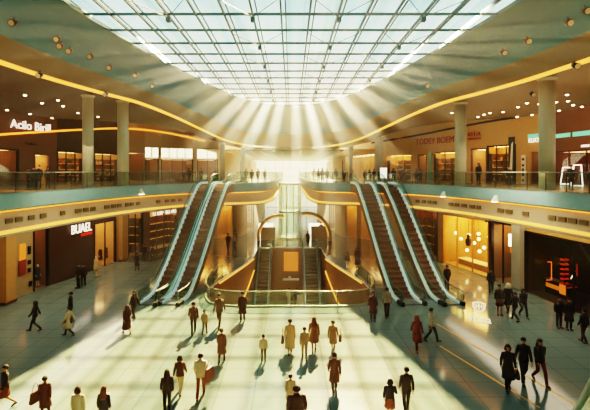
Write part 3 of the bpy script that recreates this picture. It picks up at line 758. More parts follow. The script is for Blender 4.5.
# ------------------------------------------------------------------ floor inlays and painted light emblem
def inlay(a, b, w, label):
    p, q = gnd(*a), gnd(*b); n = Vector((q.y - p.y, -(q.x - p.x), 0)).normalized() * w
    up = Vector((0, 0, .006))
    tag(MB().box(0, (q - p).length, -w, w, .001, .006, Matrix.Translation(p) @ Matrix.Rotation(math.atan2(q.y - p.y, q.x - p.x), 4, 'Z')).build('floor_inlay', M_BRASS), label, 'floor strip')
inlay((437, 324), (578, 406), .045, 'thin brass strip set in the floor on the right, the longer outer line')
inlay((440, 346), (540, 408), .045, 'thin brass strip set in the floor on the right, the inner line')
em = thing('painted_light_emblem', 'white shield shaped light with lettering painted on the floor by the right escalators', 'painted light', gnd(479, 314), math.radians(-24))  # light falling on the floor, painted as a flat glowing decal
sh = [(-.42, 2.5), (-.15, 2.75), (.0, 2.62), (.15, 2.75), (.42, 2.5), (.4, 1.3), (.22, .5), (0, .1), (-.22, .5), (-.4, 1.3)]
MB().poly([sh, [(x * .66, .5 + y * .7) for x, y in sh]], .006).build('shield_outline', M_FLLIGHT, em)
mk = MB()
for x in (-.17, 0, .17): mk.box(x - .035, x + .035, .9 + abs(x) * 2, 2.2, .004, .007)
mk.box(-.25, .25, 1.6, 1.72, .004, .007)
mk.build('shield_bars', M_FLLIGHT, em)
cu = bpy.data.curves.new('emblem_text', 'FONT'); cu.body = 'Yhuaa'; cu.offset = .012; cu.size = .5; cu.align_x = 'CENTER'; cu.materials.append(M_FLLIGHT)
tx = link('emblem_lettering', cu); bpy.context.view_layer.update()
me = bpy.data.meshes.new_from_object(tx.evaluated_get(bpy.context.evaluated_depsgraph_get())); bpy.data.objects.remove(tx)
me.materials.clear(); me.materials.append(M_FLLIGHT)
tx = link('emblem_lettering', me, em); tx.location = (.05, -1.6, .012); tx.scale = (1, 3.6, 1); tx.rotation_euler = (0, 0, 0)

# ------------------------------------------------------------------ fittings: vents, lamps
vent0 = None
VL = [(5,12),(15,22),(28,34),(40,46),(60,64.5),(75,81),(83,88),(90,95),(104,109),(111,115.5),(117,121),(125,128.5),(130,133.5),(136,139.5),(156,160),(165,169),(171,175),(178,182)]
VR = [(404,407),(416,420),(422,425.5),(428,431.5),(433,437),(449,453),(455,459),(462,467),(470,475),(477,481),(498,504),(506,512.5),(523,529),(549,556),(559,566.5),(569,577),(580,588.5)]
for V, E, side, nm in ((VL, EDGE, -1, 'left'), (VR, EDGER, 1, 'right')):
    fp = offset(E, side, .33); W = Wall(fp, side, 0, 0)
    for a, b in V:
        p, t, n = W.at((a + b) / 2)
        Lm = (W.at(a)[0] - W.at(b)[0]).length
        if vent0 is None:
            vent0 = thing('air_vent', 'x', 'vent', (0, 0, 0))
            MB().box(-.5, .5, -.03, .04, -.13, .13).build('vent_back', mat('vent_brown', '#6b5c3e', .6), vent0)
            f = MB()
            for k in range(5): f.box(-.5, .5, -.05, -.03, -.12 + k * .055, -.1 + k * .055)
            f.build('slats', mat('dull_bronze', '#8f7f5c', .5), vent0); v = vent0
        else: v = dup(vent0, (0, 0, 0), 0)
        q = p - n * .035
        v.location = (q.x, q.y, 6.46); v.scale = (Lm, 1, 1)
        ang = math.atan2(t.y, t.x)
        v.rotation_euler = (0, 0, ang if side < 0 else ang + math.pi)
        v['label'] = 'small dark slotted vent in the beige balcony fascia on the %s' % nm; v['group'] = 'vents in the %s fascia' % nm
for px, py, E, side, lab in ((140, 191.5, EDGE, -1, 'small white lamp on the teal balcony band left of the left escalators'), (444.5, 194, EDGER, 1, 'small white lamp on the teal balcony band right of the right escalators'),
                             (497, 198.5, EDGER, 1, 'small white lamp on the teal balcony band below the gold shop')):
    W = Wall(E, side, 0, 0); p, t, n = W.at(px); q = p - n * .03
    o = thing('wall_lamp', lab, 'lamp', (q.x, q.y, EYE - (py - HY) * p.y / F), math.atan2(n.y, n.x) - math.pi / 2)
    MB().loft([[(-.18, 0, -.2), (.18, 0, -.2), (.18, -.3, -.2), (-.18, -.3, -.2)], [(-.08, 0, .22), (.08, 0, .22), (.08, -.08, .22), (-.08, -.08, .22)]]).build('lamp_body', M_WHITEP, o)
    MB().box(-.14, .14, -.28, -.02, -.23, -.2).build('lens', M_SPOT, o)

dl0 = None
DL = [(25,94),(42,102),(7,109),(30,113),(63,105),(10,124),(3,118),(52,117),(62,124),(98,116),(58,99),(78,112)]
DR = [(452,112),(518,106),(527,102),(539,103),(532,114),(556,101),(568,100),(573,104),(582,105.5),(559,109.5),(567,93.5),(517,116),(503,111),(484,113.5),(490,112),(478,116)]
for lst, nm in ((DL, 'left'), (DR, 'right')):
    for px, py in lst:
        h = raycast(px, py)
        if not h: continue
        if dl0 is None:
            dl0 = thing('downlight', 'x', 'downlight', (0, 0, 0))
            MB().ell([(0, 0, -.05, .15, .15), (0, 0, .02, .17, .17)], 12).build('trim_ring', M_DKSTEEL, dl0)
            MB().ball((0, 0, -.06), (.11, .11, .06), 10, 5).build('lens', M_SPOT, dl0); v = dl0
        else: v = dup(dl0, (0, 0, 0), 0)
        v.location = h[0] + Vector((0, 0, -.03))
        v['label'] = 'small round glowing downlight in the %s gallery ceiling' % nm; v['group'] = 'downlights in the %s gallery ceiling' % nm
sp0 = None
SL = [(14,18),(58,35),(61,42),(70,47),(91,53),(110,64),(136,72),(153,83),(40,71),(99,91),(106,91)]
SR = [(585,6),(568,18),(527,37),(503,49),(427,83),(532,91),(575,61)]
for lst, nm in ((SL, 'left'), (SR, 'right')):
    for px, py in lst:
        h = raycast(px, py)
        if not h: continue
        if sp0 is None:
            sp0 = thing('spotlight', 'x', 'spotlight', (0, 0, 0))
            MB().tube([(0, 0, .1), (0, 0, -.18)], .03, 6).build('stem', M_DKSTEEL, sp0)
            MB().tube([(0, .12, -.16), (0, -.2, -.3)], [.13, .16], 10).build('lamp_head', M_DKSTEEL, sp0, True)
            MB().tube([(0, -.2, -.3), (0, -.22, -.309)], [.13, .13], 10).build('lens', mat('pale_lens', '#c8b48c', .3), sp0); v = sp0
        else: v = dup(sp0, (0, 0, 0), 0)
        v.location = h[0]
        v['label'] = 'small dark spotlight hanging from the sloping %s soffit' % nm; v['group'] = 'spotlights on the %s soffit' % nm

# white board at the top of the right escalators
o = thing('notice_board', 'white notice board standing between the tops of the right escalators', 'sign board', P(383.5, 183.5, 41) * 1.0)
o.location.z = FL2
MB().box(-.32, .32, -.03, .03, .55, 1.55).build('panel', M_WHITE, o); MB().box(-.03, .03, -.03, .03, 0, .6).build('post', M_STEEL, o); MB().box(-.25, .25, -.2, .2, 0, .04).build('base_plate', M_STEEL, o)

# shop contents: gold window ornaments, lamp, neon pieces
orn0 = None
for i, (u, z) in enumerate([(.12, 3.0), (.2, 2.5), (.3, 1.5), (.42, 3.1), (.5, 2.4), (.57, 1.7), (.63, 2.9), (.7, 2.2), (.76, 3.2), (.84, 2.0), (.9, 2.8), (.55, 3.3)]):
    p = LGD(u, .9 + .2 * (i % 3), z)
    if orn0 is None:
        orn0 = thing('pendant_lamp', 'round glowing pendant lamp in the wide gold shopfront', 'pendant lamp', p, 0, 'pendant lamps in the gold shopfront')
        MB().ball((0, 0, 0), .15, 12, 8).build('globe', mat('pale_globe_glow', '#fff0d0', .4, emit=6, ecol='#ffe0a0'), orn0, True)
        MB().tube([(0, 0, .14), (0, 0, 1.4)], .012, 5).build('cord', M_DKSTEEL, orn0)
    else: dup(orn0, p, 0)
o = thing('display_plinth', 'long low gold display plinth inside the wide gold shopfront', 'plinth', LGD(.5, 1.6, 0.03), rgd)
MB().box(-lgl * .36, lgl * .36, -.5, .5, 0, .5).build('plinth_body', M_GOLD, o); MB().box(-lgl * .37, lgl * .37, -.55, .55, .5, .56).build('plinth_top', M_WHITEP, o)
o = thing('black_bust', 'black display bust hanging in the wide gold shopfront', 'display bust', LGD(.45, .7, 2.55))
MB().ell([(0, 0, -.45, .2, .15), (0, 0, -.1, .3, .18), (0, 0, .15, .28, .16), (0, 0, .3, .1, .1), (0, 0, .38, .15, .16), (0, 0, .6, .12, .13), (0, 0, .68, .04, .04)], 12).build('bust', M_DARK, o, True)
MB().tube([(0, 0, .66), (0, 0, 2.1)], .012, 5).build('cord', M_DKSTEEL, o)
o = thing('lamp_panel', 'square glowing white lamp panel in the shop beside the grey pillar', 'lamp', LPV(.42, 1.2, 3.35), rpv)
MB().box(-.5, .5, -.08, .08, -.5, .5).build('diffuser', mat('white_glow_panel', '#ffffff', .5, emit=6, ecol='#ffe6b0'), o); MB().box(-.55, .55, .08, .14, -.55, .55).build('frame', M_DKSTEEL, o)
MB().tube([(0, .1, .5), (0, .1, 1.45)], .02, 5).build('hanger', M_DKSTEEL, o)
o = thing('shop_counter', 'wooden counter with lit canopy under the white lamp panel', 'counter', LPV(.5, 2.0, .03), rpv)
MB().box(-1.0, 1.0, -.35, .35, 0, 1.1).build('counter_body', M_WOOD, o); MB().box(-1.1, 1.1, -.45, .45, 2.2, 2.6).build('canopy', M_ORANGE, o)
for e in (-1, 1): MB().box(e*1.0 - .04, e*1.0 + .04, -.04, .04, 1.1, 2.2).build('canopy_post', M_WOOD, o)
def onshop(loc, pts, m, r, name, label, cat):
    mb = MB()
    for p, q in zip(pts, pts[1:]): mb.tube([loc(*p), loc(*q)], r, 6)
    return tag(mb.build(name, m), label, cat)
def u_of(W, a, b, px):
    pa, pb = W.at(a)[0], W.at(b)[0]
    p = W.at(px)[0]; return (p - pa).length / (pb - pa).length
def uz(px, py, v):
    p = W_DK.at(px)[0]; u = 0
    # solve for bay fraction of a point v metres inside the shop that appears at this pixel
    best = min((abs((LDK(k / 400, v).x - 0) / LDK(k / 400, v).y - (px - CX) / F), k / 400) for k in range(401))[1]
    q = LDK(best, v); return (best, v, EYE - (py - HY) * q.y / F)
W_DK = LR
DV = 1.2
onshop(lambda *a: LDK(*a), [uz(547.5, 262, DV), uz(551.5, 262, DV), uz(551.5, 280, DV), uz(546.5, 280, DV)], M_NEON, .025, 'neon_bracket', 'thin orange neon bracket in the black shop', 'neon light')
o = thing('neon_tower', 'striped red neon column in the black shop', 'neon light', LDK(uz(564.5, 300, DV + .4)[0], DV + .4, .03))
MB().tube([(0, 0, 0), (0, 0, 3.0)], .07, 8).build('core_post', M_DARK, o)
zb = uz(564.5, 284, DV + .4)[2]; zt_ = uz(564.5, 260, DV + .4)[2]
for k in range(6):
    z = zb + (zt_ - zb) * k / 5
    MB().box(-.26, .26, -.1, .1, z - .045, z + .045).build('neon_bar', M_NEONR, o)
o = thing('bar_counter', 'black bar counter with orange glowing front in the black shop', 'counter', LDK(uz(556, 298, DV + .2)[0], DV + .2, .03), rdk)
MB().box(-1.1, 1.1, 0, .5, 0, 1.0).build('counter_body', M_DARK, o); MB().box(-1.0, .3, -.03, 0, .45, .75).build('glow_panel', M_ORANGE, o); MB().box(-1.15, 1.15, -.05, .55, 1.0, 1.06).build('counter_top', M_REDBR, o)
MB().box(.35, .9, -.04, .0, .3, .98).build('glow_panel', mat('deep_orange_glow', '#e8782a', .5, emit=.8, ecol='#f08030'), o)
onshop(lambda *a: LDK(*a), [uz(567, 288, DV), uz(577, 287, DV)], M_NEONR, .03, 'neon_line', 'short level red neon line right of the neon column', 'neon light')
onshop(lambda *a: LDK(*a), [uz(571, 279, DV), uz(574.5, 271, DV)], M_NEONW, .03, 'neon_line', 'short slanted white neon line right of the neon column', 'neon light')
onshop(lambda *a: LDK(*a), [uz(577, 264, DV), uz(577, 276, DV)], M_NEONR, .03, 'neon_line', 'short upright red neon line in the black shop', 'neon light')
# ------------------------------------------------------------------ people
SKIN = mat('skin_light_brown', '#a87858', .55)
EYE_M = mat('eye_dark', '#120c08', .3)
SHOE = mat('dark_shoe_leather', '#1b1512', .5)
def pose_joints(pose):
    J = {}
    st, sw, up = {'walk': (1, 1, 0), 'walk2': (-1, -1, 0), 'stand': (0, 0, 0), 'carry': (.45, .2, 1), 'stroll': (.55, .5, 0)}[pose]
    for s, k in ((-1, 'l'), (1, 'r')):
        f = st * s                                     # + forward leg
        J['hip' + k] = (s * .085, 0, .93)
        if f > 0: kn, an, to = (s * .095, .20 * f, .50), (s * .09, .30 * f, .085), (s * .105, .30 * f + .17, .04)
        elif f < 0: kn, an, to = (s * .09, .03 * f + .03, .50), (s * .085, .36 * f, .15 * -f + .085 * (1 + f)), (s * .095, .36 * f + .14, .035)
        else: kn, an, to = (s * .095, .015, .50), (s * .095, 0, .085), (s * .115, .17, .04)
        J['knee' + k], J['ank' + k], J['toe' + k] = kn, an, to
        J['sho' + k] = (s * .172, 0, 1.405)
        a = -sw * s
        if up and s > 0: J['elb' + k], J['wri' + k], J['han' + k] = (s * .25, -.02, 1.17), (s * .2, .2, 1.15), (s * .17, .28, 1.16)
        else:
            J['elb' + k] = (s * .225, .09 * a - .02, 1.13)
            J['wri' + k] = (s * .232, .22 * a + .03, .91)
            J['han' + k] = (s * .228, .25 * a + .045, .83)
    return J
POSES = {k: pose_joints(k) for k in ('walk', 'walk2', 'stand', 'carry', 'stroll')}
def body_mesh(pose):
    J = POSES[pose]
    V, E, R = [], [], []
    def v(p, r): V.append(p); R.append(r); return len(V) - 1
    pel = v((0, 0, .97), .13); wai = v((0, 0, 1.12), .115); che = v((0, 0, 1.3), .135); nb = v((0, -.005, 1.45), .075); nk = v((0, 0, 1.51), .055)
    jaw = v((0, .018, 1.575), .07); hd = v((0, .005, 1.645), .094); tp = v((0, -.005, 1.71), .07)
    for a, b in ((pel, wai), (wai, che), (che, nb), (nb, nk), (nk, jaw), (jaw, hd), (hd, tp)): E.append((a, b))
    for k in 'lr':
        h = v(J['hip' + k], .085); kn = v(J['knee' + k], .055); an = v(J['ank' + k], .038); to = v(J['toe' + k], .032)
        E += [(pel, h), (h, kn), (kn, an), (an, to)]
        s = v(J['sho' + k], .058); e = v(J['elb' + k], .042); w_ = v(J['wri' + k], .029); p = v(J['han' + k], .033)
        E += [(che, s), (s, e), (e, w_), (w_, p)]
    me = bpy.data.meshes.new('tmp'); me.from_pydata(V, E, []); o = bpy.data.objects.new('tmp', me); C.objects.link(o)
    o.modifiers.new('Skin', 'SKIN')
    sv = me.skin_vertices[0].data
    for i, r in enumerate(R): sv[i].radius = (r, r)
    sv[pel].use_root = True
    m = o.modifiers.new('Sub', 'SUBSURF'); m.levels = 1
    dg = bpy.context.evaluated_depsgraph_get(); ev = o.evaluated_get(dg); em_ = ev.to_mesh()
    mb = MB(); mb.add([tuple(q.co) for q in em_.vertices], [tuple(p.vertices) for p in em_.polygons])
    ev.to_mesh_clear(); bpy.data.objects.remove(o); bpy.data.meshes.remove(me)
    # face: nose, ears, eyes, mouth line
    mb.add([(-.014, .09, 1.615), (.014, .09, 1.615), (0, .125, 1.62), (0, .092, 1.665)], [(0, 1, 2), (1, 3, 2), (3, 0, 2), (0, 3, 1)])
    for s in (-1, 1):
        mb.ball((s * .094, 0, 1.64), (.014, .022, .032), 6, 4)
        mb.ball((s * .034, .088, 1.655), (.012, .01, .009), 6, 4, 1)
    mb.box(-.022, .022, .086, .096, 1.588, 1.594); mb.mi[-6:] = [1] * 6
    # fingers and thumb, curled a little
    for s, k in ((-1, 'l'), (1, 'r')):
        h, w_ = Vector(J['han' + k]), Vector(J['wri' + k]); d = (h - w_).normalized()
        f = Vector((0, 1, 0)) - d * d.y; f.normalize(); inn = d.cross(f).normalized()
        if inn.x * s > 0: inn = -inn
        for i, (q, ln) in enumerate(((.026, .065), (.009, .075), (-.009, .07), (-.026, .055))):
            a = h + f * q + d * .01; b = a + d * ln * .55 + inn * .006; c = b + d * ln * .45 + inn * .024
            mb.tube([a, b, c], [.009, .0085, .006], 5)
        a = h - d * .035 + f * .028; mb.tube([a, a + d * .03 + f * .022, a + d * .058 + f * .026 + inn * .01], [.011, .009, .007], 5)
    return mb.mesh('body', [SKIN, EYE_M], True)
BODY = {}
PM = {}
def cm(col, kind):
    return mat('%s_%s' % (kind, col.strip('#')), col, .8, var=.18, scale=7)
def L3(a, b, t): return tuple(a[i] + (b[i] - a[i]) * t for i in range(3))
def garment_top(J, kind):
    mb = MB()
    hem = {'jacket': .84, 'shirt': .88, 'coat': .5, 'long_coat': .3, 'dress': .52}[kind]
    fl = {'jacket': 1.0, 'shirt': .93, 'coat': 1.12, 'long_coat': 1.2, 'dress': 1.05}[kind]
    rg = [(0, 0, 1.515, .062, .06), (0, -.004, 1.48, .08, .07), (0, -.004, 1.445, .135, .092), (0, -.002, 1.40, .185, .108), (0, 0, 1.33, .196, .12), (0, .004, 1.22, .182, .12),
          (0, .004, 1.1, .168, .112), (0, 0, .97, .188, .128)]
    dy = (J['kneel'][1] + J['kneer'][1]) / 2
    if hem < .97: rg.append((0, 0, max(hem, .84), .196 * fl, .134 * fl))
    if hem < .8:
        st = abs(J['kneel'][1] - J['kneer'][1])
        rg += [(0, dy * .5, (hem + .84) / 2, .2 * fl, .15 * fl + st * .35), (0, dy, hem, .215 * fl, .16 * fl + st * .5)]
    mb.ell(rg, 16)
    for k in 'lr':
        s, e, w_ = J['sho' + k], J['elb' + k], J['wri' + k]
        mb.tube([L3(s, (0, 0, 1.42), .25), s, L3(s, e, .5), e, L3(e, w_, .5), L3(e, w_, .96)], [.055, .07, .064, .056, .05, .043], 9)
    return mb
def garment_legs(J):
    mb = MB()
    mb.ell([(0, 0, 1.04, .163, .112), (0, 0, .95, .182, .125), (0, 0, .86, .172, .12)], 14)
    for k in 'lr':
        h, n, a = J['hip' + k], J['knee' + k], J['ank' + k]
        mb.tube([L3(h, n, -.05), L3(h, n, .15), L3(h, n, .6), n, L3(n, a, .5), L3(n, a, .98)], [.085, .098, .08, .068, .062, .054], 10)
    return mb
def garment_skirt(J, hem):
    dy = (J['kneel'][1] + J['kneer'][1]) / 2; st = abs(J['kneel'][1] - J['kneer'][1])
    return MB().ell([(0, 0, 1.06, .155, .11), (0, 0, .95, .186, .13), (0, dy * .5, .75, .205, .15 + st * .3), (0, dy, hem, .225, .17 + st * .55)], 16)
def hair_mesh(kind):
    mb = MB()
    def q(d): return .80 if (d.y > .25 and d.z < .42) or d.z < -.72 else 1.0
    mb.ball((0, -.012, 1.655), (.108, .118, .108), 14, 9, 0, q)
    if kind == 'long':
        mb.ell([(0, -.045, 1.67, .105, .075), (0, -.06, 1.58, .125, .07), (0, -.075, 1.46, .14, .062), (0, -.095, 1.34, .125, .05), (0, -.1, 1.26, .08, .03)], 12)
    elif kind == 'bob':
        mb.ell([(0, -.03, 1.68, .11, .09), (0, -.035, 1.6, .135, .095), (0, -.035, 1.52, .125, .085)], 12)
    elif kind == 'bun': mb.ball((0, -.1, 1.735), .05, 10, 6)
    elif kind == 'hood':
        mb.ell([(0, -.02, 1.75, .06, .07), (0, -.025, 1.7, .115, .125), (0, -.03, 1.6, .13, .13), (0, -.03, 1.5, .15, .12), (0, -.02, 1.44, .17, .11)], 14)
    return mb
GC = {}
def cached(key, fn, m, smooth=True):
    k = key + (m.name,)
    if k not in GC: GC[k] = fn().mesh(key[0], m, smooth)
    return GC[k]
def person(loc, h, face, pose, top, tcol, bot, bcol, hair, hcol, label, group=None, lean=0):
    o = thing('person', label, 'person', loc, math.radians(face), group)
    sc_ = h / 1.77; o.scale = (sc_, sc_, sc_)
    if lean: o.rotation_euler[0] = math.radians(lean)
    J = POSES[pose]
    if pose not in BODY: BODY[pose] = body_mesh(pose)
    link('body', BODY[pose], o)
    link('hair' if hair != 'hood' else 'hood', cached(('hair', hair), lambda: hair_mesh(hair), cm(hcol, 'hair')), o)
    if top: link(top, cached((top, pose), lambda: garment_top(J, top), cm(tcol, 'cloth')), o)
    if bot == 'skirt': link('skirt', cached(('skirt', pose), lambda: garment_skirt(J, .55), cm(bcol, 'cloth')), o)
    elif bot == 'trousers': link('trousers', cached(('trousers', pose), lambda: garment_legs(J), cm(bcol, 'cloth')), o)
    for k in 'lr':
        def shoe(k=k):
            a, t = Vector(J['ank' + k]), Vector(J['toe' + k]); d = t - a; d.z *= .6
            heel = a - Vector((0, d.y * .32, .04)); toe = t + Vector((0, .04, -.005))
            return MB().tube([heel, a - Vector((0, 0, .045)), a.lerp(t, .6), toe], [.034, .043, .044, .026], 8)
        link('shoe', cached(('shoe', pose, k), shoe, SHOE), o)
    return o
def bag(p, rz, col, w, h, label, strap=.45):
    o = thing('handbag', label, 'handbag', p, rz)
    m = cm(col, 'leather')
    MB().loft([[(-w/2, -.06, 0), (w/2, -.06, 0), (w/2, .06, 0), (-w/2, .06, 0)], [(-w/2, -.075, h*.2), (w/2, -.075, h*.2), (w/2, .075, h*.2), (-w/2, .075, h*.2)],
               [(-w*.42, -.035, h), (w*.42, -.035, h), (w*.42, .035, h), (-w*.42, .035, h)]]).build('bag_body', m, o)
    MB().tube([(-w*.32, 0, h*.97), (-w*.2, 0, h + strap*.75), (0, 0, h + strap), (w*.2, 0, h + strap*.75), (w*.32, 0, h*.97)], .012, 5).build('strap', m, o)
    return o
def pt(px, fy, hy, face, pose, top, tcol, bot, bcol, hair, hcol, label, z=0, group=None, lean=0, Y=None):
    g_ = gnd(px, fy, z) if Y is None else Vector(((px - CX) * Y / F, Y, z))
    h = (EYE - (hy - HY) * g_.y / F) - z
    h = max(1.2, min(1.95, h))
    person(g_, h, face, pose, top, tcol, bot, bcol, hair, hcol, label, group, lean)
    return g_, h
A, T, LW, RW = 0, 180, 90, -90
